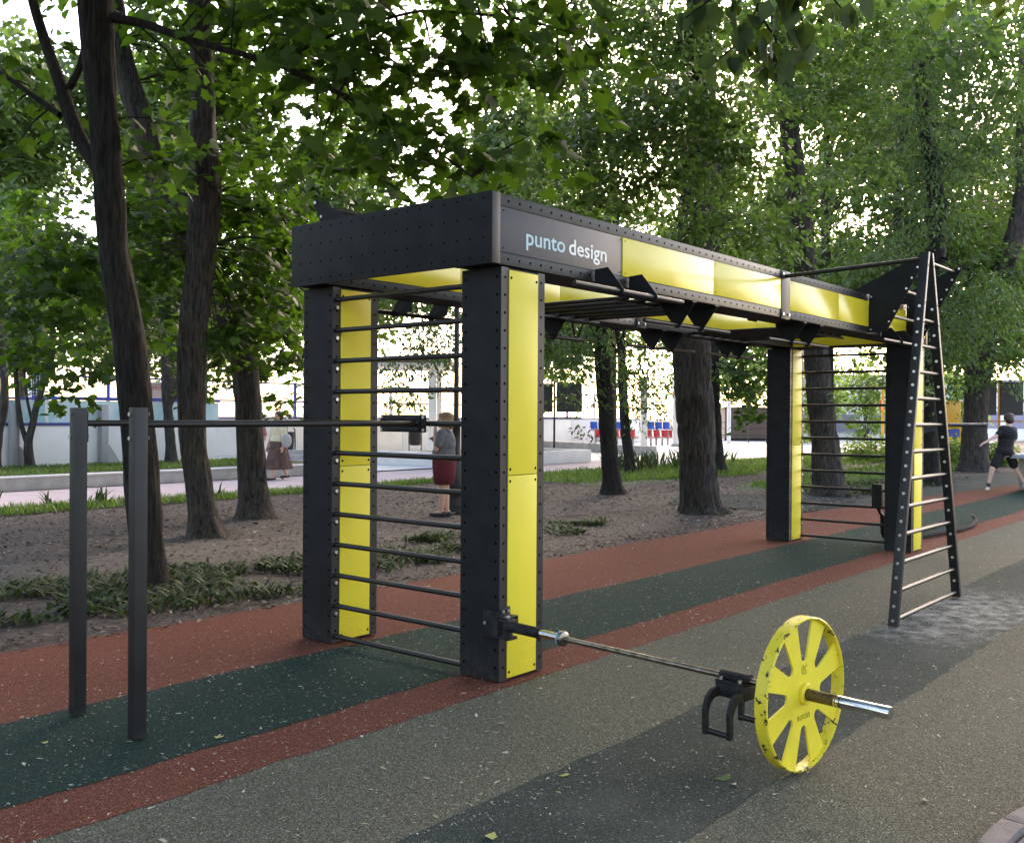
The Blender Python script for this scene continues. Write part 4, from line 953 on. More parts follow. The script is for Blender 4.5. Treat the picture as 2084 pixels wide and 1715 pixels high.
blades('grass', scatter(9000, [(-4, 11.6), (5.0, 11.7), (9, 11.9), (14, 12.2), (14, 12.7), (-4, 12.7)], rg, (30, .25)), m_grass, (.06, .18), .010, .6, -.01, seed=6)
blades('grass', scatter(12000, [(14, 9.6), (20, 8.0), (27, 8.0), (40, 9.5), (40, 12.4), (14, 12.6)], rg, (40, .35)), m_grass, (.08, .22), .014, .6, -.01, seed=7)
blades('grass', scatter(9000, [(15, 5), (20, 4.4), (28, 4.8), (40, 6.2), (38, 8), (22, 7.3), (16, 6.4)], rg, (40, .35)), m_grass, (.06, .18), .014, .6, -.01, seed=8)
blades('tall_weeds', scatter(260, [(18, 10.5), (22, 10.3), (25, 11), (24, 12.3), (19, 12.3)], rg, (9, .10)), m_hosta, (.35, .8), .035, .5, -.01, seed=9, broad=True)
blades('tall_weeds', scatter(60, [(2, 12.3), (6.5, 12.1), (6.5, 12.7), (2, 12.7)], rg, (9, .05)), m_hosta, (.2, .45), .02, .6, -.01, seed=10, broad=True)
blades('grass', scatter(9000, [(2, 16.6), (12, 17.2), (12, 20), (1, 19.8)], rg), m_grass, (.05, .11), .012, .6, .27, seed=11)

def flakes(name, xy, m, size, z, seed, curl=.35, tilt=.5):
    rng = np.random.default_rng(seed); N = len(xy); T, F = _ovate(.30, .12)
    T = T.copy(); T[:, 2] += curl*(T[:, 0]-.5)**2
    az = rng.random(N)*2*pi; Z = np.c_[rng.normal(size=(N, 2))*tilt*.5, np.ones(N)]; Z /= np.linalg.norm(Z, axis=1)[:, None]
    X = np.c_[np.cos(az), np.sin(az), np.zeros(N)]; X -= Z*(X*Z).sum(1)[:, None]; X /= np.linalg.norm(X, axis=1)[:, None]; Y = np.cross(Z, X)
    s = size[0]+(size[1]-size[0])*rng.random(N)**2.2; p = np.c_[xy, z+.012*rng.random(N)*(tilt > .3)]
    asp = .18+.6*rng.random(N)**1.5
    V = p[:, None]+s[:, None, None]*(T[None, :, 0, None]*X[:, None]+(T[None, :, 1]*asp[:, None])[..., None]*Y[:, None]+T[None, :, 2, None]*Z[:, None])
    Fa = (F[None]+np.arange(N)[:, None, None]*6).reshape(-1, 4)
    return link(name, fast_mesh(name, V.reshape(-1, 3), Fa, m), None, kind='stuff')
flakes('leaf_litter', scatter(45000, [(-3, 2.95), (14, 2.95), (24, 3.2), (24, 9), (14, 12), (-3, 12)], rg), m_litter, (.02, .10), -.016, 21)
flakes('leaf_litter', scatter(5000, [(-3, 2.95), (14, 2.95), (20, 3.2), (20, 8), (13, 11.5), (-3, 11.5)], rg), leafmat('pale_litter', (.22, .17, .14), (.48, .40, .34), (.1, .08, .05), .1, .7), (.02, .08), -.012, 28, .6, .8)
flakes('leaf_litter', scatter(3000, [(-3, 2.8), (9, 2.85), (14, 2.9), (14, 3.3), (-3, 3.3)], rg), m_litter, (.02, .09), -.010, 22)
m_seed = leafmat('seed_fluff', (.20, .18, .14), (.74, .70, .60), (.1, .1, .05), .1, .8)
m_fleck = leafmat('green_fleck', (.10, .14, .05), (.42, .45, .24), (.1, .15, .03), .2, .6)
flakes('seed_litter', scatter(22000, [(-5, -6), (4, -6), (14, -3), (16, 2.8), (-3.5, 2.8)], rg, (14, .5)), m_seed, (.004, .020), -.0065, 23, .2, .12)
flakes('seed_litter', scatter(3600, [(-4, -4), (4, -4), (10, -1), (12, 2.8), (-3, 2.8)], rg), m_seed, (.006, .04), -.005, 24, .5, .25)
flakes('seed_litter', scatter(500, [(-4, -4), (4, -4), (8, -1), (10, 2.8), (-3, 2.8)], rg), m_fleck, (.012, .05), -.005, 25, .5, .25)
flakes('seed_litter', scatter(3500, [(3.0, -1.9), (4.6, -2.0), (5.6, -1.4), (4.6, -.9), (3.2, -1.1)], rg), m_seed, (.004, .020), -.0075, 26, .2, .12)
flakes('seed_litter', scatter(11000, [(-4, -3.4), (1.5, -3.4), (4.5, -1), (4.5, 1.6), (-3, 2.6)], rg, (9, .35)), m_seed, (.005, .022), -.0062, 31, .3, .18)
for y_ in (-.09, .30, 1.39, -1.10):
    flakes('seed_litter', scatter(700, [(-3, y_-.10), (6, y_-.10), (6, y_+.07), (-3, y_+.07)], rg, (8, .12)), m_seed, (.005, .026), -.0060, 40+int(y_*10), .4, .2)
flakes('gravel', scatter(9000, [(kc[0]+1.84*cos(a), kc[1]+1.84*sin(a)) for a in np.linspace(0, 2*pi, 30)[:-1]], rg), mat('gravel_stone', (.14, .11, .10), .9, col2=(.34, .28, .265), vscale=60), (.008, .03), .014, 27, .3, .8)
# fallen leaves one can point at
lg = empty('fallen_leaf', (0, 0, 0)); bpy.data.objects.remove(lg)
m_fl = [leafmat('fallen_green', (.10, .15, .06), (.14, .19, .08), (.1, .15, .04), .25), leafmat('fallen_lime', (.38, .42, .12), (.46, .5, .18), (.2, .25, .04), .25), leafmat('fallen_grey', (.17, .17, .14), (.22, .21, .17), (.1, .1, .04), .15)]
for (u, v, s, a, mi, lb_) in [(1487, 1578, .085, 2.6, 0, 'curled grey-green leaf lying left of the yellow wheel'), (1493, 1597, .05, .2, 2, 'small dry leaf below the curled leaf near the wheel'), (1160, 1573, .055, 2.4, 1, 'lime leaf on the slate band left of the wheel'),
                            (1003, 1708, .085, .6, 1, 'lime leaf at the bottom edge of the picture'), (92, 1512, .06, .9, 1, 'lime leaf on the green strip left of the dip posts'), (440, 1502, .07, .35, 1, 'lime leaf at the green strip edge right of the dip posts'),
                            (1098, 1402, .06, .4, 2, 'grey leaf below the foot of the near post'), (1018, 1472, .05, .2, 2, 'pale dry leaf on the brown rubber below the near post'), (1888, 1630, .05, .5, 2, 'straw coloured leaf at the lower right'), (1290, 1142, .06, .3, 2, 'dark leaf on the red rubber under the beam')]:
    g = gnd(u, v); T, Fc = _ovate(.28, .16); T = T.copy(); T[:, 2] += 1.1*(T[:, 0]-.5)**2*(1 if mi != 1 else .6); T[:, 1] += .15*np.sin(T[:, 0]*3)
    T = T@np.array([[cos(a), sin(a), 0], [-sin(a), cos(a), 0], [0, 0, 1]])*s
    T[:, 2] -= T[:, 2].min()
    link('fallen_leaf', fast_mesh('fallen_leaf', T, Fc, m_fl[mi]), None, label=lb_, cat='leaf', group='fallen leaves on the rubber').location = (g[0], g[1], -.006)

# ------------------------------------------------------------------ the far side: walls, court, seats, shelter
def wallseg(name, x0, x1, y, z0, z1, label, npan, th=.12, m=m_white):
    e = empty(name, ((x0+x1)/2, y, z0), label=label, cat='wall'); L_ = x1-x0
    for i in range(npan):
        a = -L_/2+L_*i/npan; MB().box(a+.012, 0, 0, a+L_/npan-.012, th, z1-z0).obj('panel', m, e, bevel=.008)
    MB().box(-L_/2, -.02, z1-z0, L_/2, th+.02, z1-z0+.05).obj('coping', mat('wall_coping', (.05, .06, .22), .5), e)
    return e
# raised lawn with a concrete retaining wall
rw = empty('retaining_wall', (0, 16.45, 0), label='low concrete retaining wall along the far side of the path', cat='wall')
for i in range(11):
    x = -20+i*3.0
    MB().box(x, -.22, 0, x+2.985, .02, .255).obj('concrete_block', m_concrete, rw, bevel=.01)
    MB().box(x, -.25, .256, x+2.985, .05, .285).obj('coping', m_plaza, rw, bevel=.005)
MB().box(-20, 16.48, .0, 13, 20.2, .26).obj('raised_lawn', m_lawn, kind='structure')
wa = wallseg('court_wall', -12, 11.4, 19.95, .26, 1.24, 'long white court wall behind the raised lawn at left', 6)
fb = empty('glass_screen', (0, 20.0, 1.29), label='pale turquoise glazed screen with blue rails on top of the white wall', cat='screen')
m_tq = mat('turquoise_glazing', (.34, .60, .64), .08, spec=.7, col2=(.66, .76, .78), vscale=1.6)
for i in range(9):
    x = -10+i*2.4
    MB().box(x+.04, .02, .02, x+2.36, .035, .56).obj('glass_pane', m_tq, fb)
    MB().box(x-.03, 0, 0, x+.03, .06, .64).obj('screen_post', m_white if i % 2 else m_blue, fb)
MB().box(-10, 0, .57, 11.6, .05, .62).obj('top_rail', m_blue, fb)
MB().box(-10, 0, -.02, 11.6, .05, .02).obj('bottom_rail', m_blue, fb)
for px, lb_ in ((32, 'grey buttress post at the left edge of the white wall'), (214, 'grey buttress post between the dip posts on the white wall')):
    p = at(px, 945, 23.2 if px < 100 else 24.0); p[1] = 19.72; q = CAM+ray(px, 945)*((19.72-CAM[1])/ray(px, 945)[1])
    e = empty('buttress', (q[0], 19.72, .26), label=lb_, cat='post', group='grey wall buttresses')
    MB().box(-.09, 0, 0, .09, .2, 1.5).obj('post', m_grey, e, bevel=.01)
    MB().prism([(.09, .02, 0), (.45, .02, 0), (.12, .02, .5), (.09, .02, .5)], (0, .16, 0)).obj('foot', m_grey, e)
wb = wallseg('court_wall', 11.0, 46, 27.6, 0, 1.36, 'long white court boards far behind the seats and thick trunks', 14)
nf = empty('court_fence', (0, 27.9, 0), label='tall blue framed mesh fence rising behind the white boards', cat='fence')
m_wire = mat('mesh_wire', (.45, .50, .60), .5)
wm = MB()
for i in range(15):
    x = 10+i*2.6
    MB().box(x-.04, 0, 0, x+.04, .1, 2.8).obj('fence_post', m_blue if i % 3 else m_white, nf)
for z in (2.05, 2.75): MB().box(10, .02, z-.03, 46.5, .08, z+.03).obj('fence_rail', m_blue, nf)
for k in range(0, 365, 1): wm.box(10+k*.1, .045, 1.4, 10+k*.1+.012, .055, 2.75)
for k in range(14): wm.box(10, .042, 1.4+k*.1, 46.5, .048, 1.4+k*.1+.012)
wm.obj('mesh_wires', m_wire, nf, kind='stuff')
# pale planter and the low grey wall on the right of it
pl = empty('planter', (20.3, 15.5, 0), label='white low planter beyond the yellow near post', cat='planter')
MB().box(-3.0, 0, 0, 2.8, .3, .42).obj('front_wall', m_plaza, pl, bevel=.02); MB().box(2.5, .3, 0, 2.8, 4, .42).obj('side_wall', m_plaza, pl, bevel=.02); MB().box(-3.3, 0, 0, -3.0, 4, .42).obj('side_wall', m_plaza, pl, bevel=.02)
MB().box(-3, .3, 0, 2.5, 4, .36).obj('planting_bed', m_lawn, pl)
gw = empty('low_wall', (28.9, 16.8, 0), label='long grey concrete wall leading toward the row of seats', cat='wall')
MB().prism([(0, 0, 0), (.4, -.1, 0), (4.6, 9.2, 0), (4.2, 9.3, 0)], (0, 0, .37)).obj('wall_body', m_concrete, gw)
# seats
def seat_row(base, ang, n, label, cols, two=True):
    e = empty('seat_bench', tuple(base), ang, label=label, cat='bench')
    L_ = n*.46
    for r, (dy, dz) in enumerate(((0, 0), (.8, .42))[:2 if two else 1]):
        MB().box(0, dy, .36+dz, L_, dy+.08, .42+dz).obj('bench_rail', m_grey, e)
        MB().box(0, dy+.28, .36+dz, L_, dy+.36, .42+dz).obj('bench_rail', m_grey, e)
        for k in range(3): MB().box(.2+k*(L_-.5)/2, dy+.12, 0, .3+k*(L_-.5)/2, dy+.22, .36+dz).obj('bench_leg', m_grey, e)
        for k in range(n):
            x = k*.46+.03
            prof = [(dy-.03, .44), (dy-.05, .49), (dy+.30, .47), (dy+.38, .60), (dy+.42, .84), (dy+.45, .84), (dy+.43, .56), (dy+.36, .43)]
            MB().prism([(x, a, b+dz) for a, b in prof], (.40, 0, 0)).obj('bucket_seat', cols[r], e, bevel=.03)
    return e
sa = math.atan2(-(CF[0]), CF[1])-.0
seat_row(gnd(1216, 907), -radians(35), 5, 'red and blue bucket seats between the thin trunk and the white post', (m_red, m_bluep))
seat_row(gnd(1318, 907), -radians(35), 4, 'red and blue bucket seats against the thickest trunk', (m_red, m_bluep))
seat_row(at(772, 912, 44), -radians(40), 4, 'blue and red bucket seats seen through the near ladder', (m_red, m_bluep))
seat_row(at(592, 912, 40), -radians(40), 4, 'red seats with a blue one left of the far left post', (m_red, m_bluep))
# waste bins
def bin_(px, py, D, label):
    e = empty('waste_bin', tuple(at(px, py, D)), label=label, cat='bin', group='dark street bins')
    MB().lathe([(.20, .22), (.24, .30), (.26, .85), (.27, .88)], n=16).obj('bucket', m_dark, e, smooth=True)
    MB().tube([(-.34, 0, 0), (-.36, 0, .5), (-.34, 0, .95), (-.28, 0, 1.0)], .022, 6).obj('hoop', m_rung, e); MB().tube([(.34, 0, 0), (.36, 0, .5), (.34, 0, .95), (.28, 0, 1.0)], .022, 6).obj('hoop', m_rung, e)
    MB().tube([(-.36, 0, .55), (.36, 0, .55)], .018, 6).obj('axle', m_rung, e)
bin_(583, 932, 33, 'dark bin behind the woman in a brown skirt'); bin_(845, 917, 40, 'dark bin beyond the woman in a red skirt')
# steps with a handrail
stp = empty('steps', tuple(gnd(575, 958)), -radians(12), label='pale concrete steps with sloping handrails beyond the path', cat='steps')
for k in range(4): MB().box(0, k*.34, 0, 2.2, k*.34+.34, .13*(k+1)).obj('step', m_concrete, stp, bevel=.01)
for x in (.05, 2.1):
    MB().tube([(x, 0, .0), (x, 0, 1.0), (x+.7, 1.3, 1.55), (x+.7, 1.3, .5)], .022, 6).obj('handrail', m_grey, stp)
# shelter
sh = empty('shelter', tuple(at(880, 905, 38)), -radians(50), label='open shelter with white posts and flat roof seen through the rungs', cat='shelter')
for x in (0, -3.4):
    for y in (0, 3.0): MB().box(x-.15, y-.15, -.4, x+.15, y+.15, 3.0).obj('post', m_white, sh, bevel=.01)
MB().box(-4.0, -.6, 3.0, .6, 3.6, 3.12).obj('roof', m_white, sh); MB().box(-4.1, -.7, 3.12, .7, 3.7, 3.3).obj('fascia', m_brown, sh)
# kiosk with a red cornice
ks = empty('kiosk', tuple(at(318, 905, 36)), -radians(40), label='small pink kiosk with red cornice between the tree trunks', cat='kiosk')
MB().box(-1.0, 0, -.6, 1.0, 2, 2.0).obj('wall', mat('pink_render', (.62, .46, .38), .8), ks); MB().box(-1.1, -.1, 2.0, 1.1, 2.1, 2.18).obj('cornice', mat('red_cornice', (.50, .16, .11), .7), ks)
MB().box(-1.05, -.05, 2.19, 1.05, 2.05, 2.28).obj('roof', m_plaza, ks)
for z in (.75, .95, 1.1): MB().box(-.3, -.006, z, .3, 0, z+.03).obj('notice_lines', m_concrete, ks)
# dark notice panels on legs
def board(pos, ang, label, wds, z0, z1, post=True, m=m_dark, frame=m_dark):
    e = empty('notice_board', tuple(pos), ang, label=label, cat='notice board')
    x = -sum(wds)/2-.05*(len(wds)-1)
    for wd in wds:
        MB().box(x, 0, z0, x+wd, .05, z1).obj('board_panel', m, e)
        x += wd+.16
    MB().box(-sum(wds)/2-.1, .01, z0-.28, sum(wds)/2+.1, .04, z0-.22).obj('cross_bar', frame, e)
    MB().box(-.045, .05, 0, .045, .12, z1+.1).obj('board_post', frame, e); MB().lathe([(.16, 0), (.16, .05), (.06, .08), (.05, .3)], (0, .085, 0), 10).obj('post_foot', frame, e)
    return e
board(gnd(1128, 917), -radians(48), 'pair of black notice panels on one leg right of the near post', (1.1, 1.15), 1.72, 3.0)
board(at(2034, 900, 40), -radians(60), 'framed notice boards on an orange post beyond the man', (.7, .85), 1.1, 2.45, frame=mat('orange_post', (.55, .22, .04), .5))
# brown container building with a rail in front, white column
cb = empty('container_building', tuple(gnd(1525, 897)), -radians(52), label='brown slatted cabin beyond the pale square', cat='building')
for k in range(8): MB().box(-1.6, 0, .18+k*.24, 2.6, .06, .18+k*.24+.225).obj('plank', m_brown, cb)
MB().box(-1.58, .06, .1, 2.58, 3, 2.1).obj('body', m_brown, cb); MB().box(-1.7, -.05, 2.1, 2.7, 3.1, 2.2).obj('roof', m_dark, cb); MB().box(-1.6, .02, 0, 2.6, .1, .17).obj('plinth', m_dark, cb)
rl = empty('railing', tuple(gnd(1520, 902)), -radians(52), label='thin dark railing standing before the brown cabin', cat='railing')
for k in range(5): MB().box(-2+k*1.05-.02, 0, 0, -2+k*1.05+.02, .04, 1.25).obj('rail_post', m_rung, rl)
for z in (.45, .85, 1.22): MB().box(-2, .01, z, 2.2, .03, z+.025).obj('rail', m_rung, rl)
cl = empty('column', tuple(gnd(1483, 903)), label='white round column right of the thickest trunk', cat='column')
MB().lathe([(.18, 0), (.18, .05), (.115, .06), (.115, 2.5)], n=16).obj('shaft', m_white, cl, smooth=True)
for (u, v, D, lb_) in ((1310, 908, 46, 'pale square post standing in front of the bucket seats'), (1375, 905, 48, 'pale square post left against the thickest trunk'), (760, 920, 36, 'white post beside the far yellow panel behind the rungs')):
    e = empty('square_post', tuple(at(u, v, D)), -radians(45), label=lb_, cat='post'); MB().box(-.14, -.14, -.1, .14, .14, 3.2).obj('shaft', m_white, e, bevel=.01); MB().box(-.2, -.2, -.1, .2, .2, .04).obj('base', m_concrete, e)
# far right: white building, orange play frame, hedges
fbld = empty('white_building', tuple(at(1725, 872, 70)), -radians(62), label='far white low building with mauve windows through the far ladder', cat='building')
m_win = mat('mauve_window', (.26, .24, .34), .25)
MB().box(-4, 0, -1, 9, 6, 3.6).obj('wall', m_white, fbld)
for k in range(5): MB().box(-3.4+k*2.4, -.05, -.2, -1.6+k*2.4, .02, 1.0).obj('window', m_win, fbld); MB().box(-3.5+k*2.4, -.09, -.32, -1.5+k*2.4, -.0, -.2).obj('sill', m_concrete, fbld)
MB().box(-4.2, -.2, 3.6, 9.2, 6.2, 3.8).obj('roof', m_concrete, fbld)
fb2 = empty('white_building', tuple(at(2050, 880, 75)), -radians(62), label='far white building behind the lunging man', cat='building')
MB().box(-6, 0, -1, 9, 6, 3.8).obj('wall', m_white, fb2)
for k in range(5): MB().box(-5+k*2.6, -.05, .3, -3.2+k*2.6, .02, 1.6).obj('window', m_win, fb2)
MB().box(-6.2, -.2, 3.8, 9.2, 6.2, 4.0).obj('roof', m_concrete, fb2)
pf = empty('play_tower', tuple(at(1930, 912, 44)), -radians(50), label='orange yellow play tower right of the leaning ladder', cat='play tower')
m_or = mat('orange_plastic', (.85, .42, .02), .4)
MB().box(-.55, 0, .9, .55, 1.1, 2.05).obj('house', m_or, pf, bevel=.02); MB().box(-.6, -.05, 2.052, .6, 1.15, 2.10).obj('roof', m_or, pf)
for x in (-.5, .5):
    for y in (.05, 1.0): MB().box(x-.05, y-.05, 0, x+.05, y+.05, .9).obj('leg', m_or, pf)
MB().box(-.3, -.02, .5, .5, 0, .85).obj('panel', m_blue, pf)
op = empty('play_pole', tuple(at(1796, 905, 50)), label='thin orange play pole left of the far near-side post', cat='pole')
MB().tube([(0, 0, 0), (0, 0, 3.2)], .07, 8).obj('shaft', m_or, op); MB().box(-.35, -.05, 1.75, -.02, .05, 2.25).obj('sign', mat('orange_red', (.70, .16, .04), .5), op)
def bush(u, v, D, ru, rv, label, seed, lm=None, size=.13, n=1500):
    b = at(u, v, D); b[2] = 0; e = empty('bush', tuple(b), label=label, cat='bush', group='bright bushes in the distance'); rng = np.random.default_rng(seed)
    fr = leaf_frames(np.array([0, 0, rv*.9]), np.eye(3), (ru, ru*.7, rv), n, size, rng, .35, .3, 12, .9, .4)
    link('foliage', leaves_mesh('foliage', 'far', fr, lm or m_farleaf), e, kind='stuff')
    V, F = twig_tubes([(np.array([rng.normal()*.1, rng.normal()*.1, 0]), c) for c in fr[5][::6]], .02, .006); link('stems', fast_mesh('stems', V, F, m_bark2), e, kind='stuff')
m_lime = leafmat('lime_leaf', (.09, .16, .03), (.16, .25, .06), (.3, .45, .08), .45)
bush(1760, 935, 36, 1.3, .45, 'low lime bush framed by the far ladder rungs', 1, m_lime); bush(1930, 930, 34, .9, .5, 'low lime bush between two trunks right of the ladder', 2, m_lime)
bush(2035, 945, 33, .7, .4, 'low lime bush behind the legs of the man', 3, m_lime); bush(1660, 800, 60, 2.4, 3.2, 'tall lime shrub left behind the far ladder', 4, m_lime, .3, 2200); bush(1760, 790, 64, 2.6, 3.4, 'tall lime shrub in the centre of the far ladder', 5, m_lime, .3, 2200)
bush(1950, 850, 62, 3, 3.6, 'tall lime shrub behind the orange play tower', 6, m_lime, .3, 2200)
# concrete table at the right edge
ct = empty('concrete_table', (19.55, 1.35, 0), -radians(8), label='grey concrete games table cut by the right edge', cat='table')
MB().box(-.25, -1.5, 0, .25, .12, .70).obj('pedestal', m_concrete, ct, bevel=.02); MB().box(-.75, -1.9, .70, .75, .35, .78).obj('table_top', mat('table_top_paint', (.42, .44, .52), .5), ct, bevel=.01)
# black ornate lamp post behind the near post
lp_ = empty('street_lamp', (7.33, 7.13, 0), label='black ornate lamp post half hidden behind the near post', cat='street lamp')
MB().lathe([(.26, 0), (.26, .06), (.20, .10), (.20, .22), (.14, .26), (.15, .42), (.10, .48), (.11, .85), (.075, .92), (.065, 1.4), (.08, 1.43), (.045, 1.5), (.04, 3.5)], n=18).obj('post', m_rung, lp_, smooth=True, angle=30)
MB().lathe([(.05, 3.5), (.14, 3.62), (.18, 3.95), (.22, 4.0), (.08, 4.15), (.02, 4.3)], n=12).obj('lantern', m_glass, lp_)

# ------------------------------------------------------------------ people
def blob(name, prims, m, parent, vox=.012, smooth=6):
    mb = MB()
    for p in prims:
        if p[0] == 'c':
            _, a, b, ra_, rb_ = p; a = np.array(a, float); b = np.array(b, float); L_ = np.linalg.norm(b-a); k = max(3, int(L_/.03))
            d = (b-a)/(L_+1e-9); ca = np.linspace(-pi/2, 0, 4)[:-1]; pts = []; rad = []
            for q in ca: pts.append(a+d*ra_*sin(q)); rad.append(max(.0008, ra_*cos(q)))
            for t in np.linspace(0, 1, k): pts.append(a+(b-a)*t); rad.append(ra_+(rb_-ra_)*t)
            for q in np.linspace(0, pi/2, 4)[1:]: pts.append(b+d*rb_*sin(q)); rad.append(max(.0008, rb_*cos(q)))
            mb.tube(pts, rad, 10)
        else:
            _, c, r = p; n, m_ = 14, 9; vs = []; fs = []
            for i in range(1, m_):
                t = pi*i/m_
                for k in range(n): vs.append((c[0]+r[0]*sin(t)*cos(2*pi*k/n), c[1]+r[1]*sin(t)*sin(2*pi*k/n), c[2]+r[2]*cos(t)))
            for i in range(m_-2):
                for k in range(n): fs.append((i*n+k, (i+1)*n+k, (i+1)*n+(k+1) % n, i*n+(k+1) % n))
            vs += [(c[0], c[1], c[2]+r[2]), (c[0], c[1], c[2]-r[2])]; z = len(vs)
            for k in range(n): fs.append((z-2, k, (k+1) % n)); fs.append((z-1, (m_-2)*n+(k+1) % n, (m_-2)*n+k))
            mb.add(vs, fs)
    me = mb.mesh('tmp'); o = bpy.data.objects.new('tmp', me); COL.objects.link(o)
    md = o.modifiers.new('r', 'REMESH'); md.mode = 'VOXEL'; md.voxel_size = vox
    if smooth:
        ms = o.modifiers.new('s', 'SMOOTH'); ms.iterations = smooth; ms.factor = .5
    bpy.context.view_layer.update(); dg = bpy.context.evaluated_depsgraph_get()
    res = bpy.data.meshes.new_from_object(o.evaluated_get(dg)); bpy.data.objects.remove(o)
    res.name = name; res.materials.clear(); res.materials.append(m); res.polygons.foreach_set('use_smooth', [True]*len(res.polygons))
    return link(name, res, parent)
def hand(w_, tipdir, palmdir, L_=.17, curl=.4):
    """palm, four fingers and a thumb as capsules; w_ wrist, tipdir along the hand, palmdir the way the palm faces"""
    t = np.array(tipdir, float); t /= np.linalg.norm(t); p = np.array(palmdir, float); p -= t*(p@t); p /= np.linalg.norm(p); s = np.cross(t, p)
    w_ = np.array(w_, float); out = [('c', w_, w_+t*L_*.3, .024, .026)]
    for k, (o, l) in enumerate(((-.028, .40), (-.009, .47), (.010, .44), (.028, .35))):
        a = w_+t*L_*.22+s*o*.8; b = w_+t*L_*.52+s*o; c = b+(t*cos(curl)+p*sin(curl))*L_*l*.5; d = c+(t*cos(curl*2)+p*sin(curl*2))*L_*l*.5
        out += [('c', a, b, .013, .0105), ('c', b, c, .0100, .0090), ('c', c, d, .0090, .0072)]
    a = w_+t*L_*.10-s*.022; b = a+(t*.7-s*.7+p*.3)*L_*.24; out += [('c', a, b, .014, .0105), ('c', b, b+(t*.9+p*.3)*L_*.16, .0105, .009)]
    return out
def head_prims(c, fwd, s=1.):
    f = np.array(fwd, float); f /= np.linalg.norm(f); sd_ = np.array([f[1], -f[0], 0]); sd_ /= np.linalg.norm(sd_); c = np.array(c, float); u = np.array([0, 0, 1.])
    P = [('e', c+u*.02*s, (.077*s, .077*s, .100*s)), ('e', c+f*.022*s-u*.03*s, (.060*s, .060*s, .082*s)), ('c', c+f*.085*s-u*.005*s, c+f*.100*s-u*.028*s, .010*s, .014*s), ('e', c+f*.058*s-u*.088*s, (.026*s, .026*s, .022*s)), ('c', c+f*.078*s-u*.055*s-sd_*.014, c+f*.078*s-u*.055*s+sd_*.014, .010*s, .010*s)]
    for k in (-1, 1): P += [('e', c+sd_*k*.078*s-f*.005*s-u*.01*s, (.014*s, .014*s, .030*s)), ('c', c+f*.074*s+sd_*k*.018*s+u*.018*s, c+f*.070*s+sd_*k*.042*s+u*.018*s, .009*s, .008*s)]
    return P
def eyes(c, fwd, parent, s=1.):
    f = np.array(fwd, float); f /= np.linalg.norm(f); sd_ = np.array([f[1], -f[0], 0]); c = np.array(c, float)
    mb = MB()
    for k in (-1, 1): mb.disc(c+f*.083*s+sd_*k*.030*s+np.array([0, 0, .004]), f, .0075, .003, 8)
    mb.obj('eyes', m_hole, parent)
m_tee = mat('grey_tee', (.13, .13, .14), .9, var=.2, vscale=14); m_skirt = mat('dark_red_skirt', (.105, .008, .016), .85, var=.15, vscale=9)
m_blonde = mat('blonde_hair', (.27, .15, .075), .6, var=.3, vscale=40, bump=.5, bscale=90); m_shoe = mat('black_shoe', (.02, .02, .022), .5)
m_bag = mat('pale_bag', (.36, .36, .37), .7); m_cream = mat('cream_blouse', (.60, .53, .36), .9, var=.12, vscale=16); m_brsk = mat('brown_long_skirt', (.10, .055, .045), .9, var=.3, vscale=8)
m_blk = mat('black_cloth', (.012, .012, .014), .9, var=.2, vscale=12); m_brhair = mat('brown_hair', (.06, .032, .022), .6, var=.3, vscale=40, bump=.5, bscale=90); m_lskin = mat('light_skin', (.66, .42, .33), .5)
def skirt(name, rings, m, parent, n=28, folds=8, amp=.03, seed=0):
    vs = []; fs = []
    for (cx, cy, z, rx, ry, fa) in rings:
        for k in range(n):
            a = 2*pi*k/n; q = 1+amp*fa*cos(folds*a+seed); vs.append((cx+rx*q*cos(a), cy+ry*q*sin(a), z))
    for i in range(len(rings)-1):
        for k in range(n): fs.append((i*n+k, i*n+(k+1) % n, (i+1)*n+(k+1) % n, (i+1)*n+k))
    fs += [tuple(range(n)), tuple((len(rings)-1)*n+k for k in range(n))]
    return MB().add(vs, fs).obj(name, m, parent, smooth=True, angle=60)
LEFT = math.atan2(CR[0], -CR[1])           # rotation that turns local +Y to the left of the view
# woman with her hand at her face: local +Y is forward
g = gnd(905, 1050); pw = empty('person', (g[0], g[1], 0), LEFT-.25, label='woman in grey tee and dark red skirt, hand raised to her face', cat='person')
HC = (0, .03, 1.475)
body = [('e', (0, 0, 1.12), (.19, .145, .22)), ('e', (0, .02, .95), (.20, .165, .16)), ('e', (0, .06, 1.20), (.16, .12, .10)), ('c', (0, .0, 1.27), (0, .02, 1.38), .062, .055), ('c', (-.15, 0, 1.27), (.15, 0, 1.27), .065, .065),
        ('c', (-.085, 0, .86), (-.07, .01, .47), .095, .058), ('c', (-.07, .01, .47), (-.05, -.02, .10), .060, .036), ('c', (.085, 0, .86), (.05, .02, .47), .095, .058), ('c', (.05, .02, .47), (.01, .05, .10), .060, .036),
        ('c', (-.05, -.04, .06), (-.05, .12, .03), .036, .026), ('c', (.01, .03, .06), (.02, .19, .03), .036, .026),
        ('c', (.19, 0, 1.27), (.23, .07, 1.03), .055, .043), ('c', (.23, .07, 1.03), (.085, .135, 1.33), .042, .028),
        ('c', (-.19, 0, 1.27), (-.23, .02, 1.05), .055, .042), ('c', (-.23, .02, 1.05), (-.17, .20, 1.12), .041, .028)]+head_prims(HC, (0, 1, -.12))+hand((.08, .137, 1.345), (-.35, .0, .93), (-.3, -.8, .1), curl=.5)+hand((-.17, .21, 1.125), (.2, .6, .75), (.8, .2, -.2), curl=.9)
blob('body', body, m_skin, pw, .009, 4); eyes(HC, (0, 1, -.12), pw)
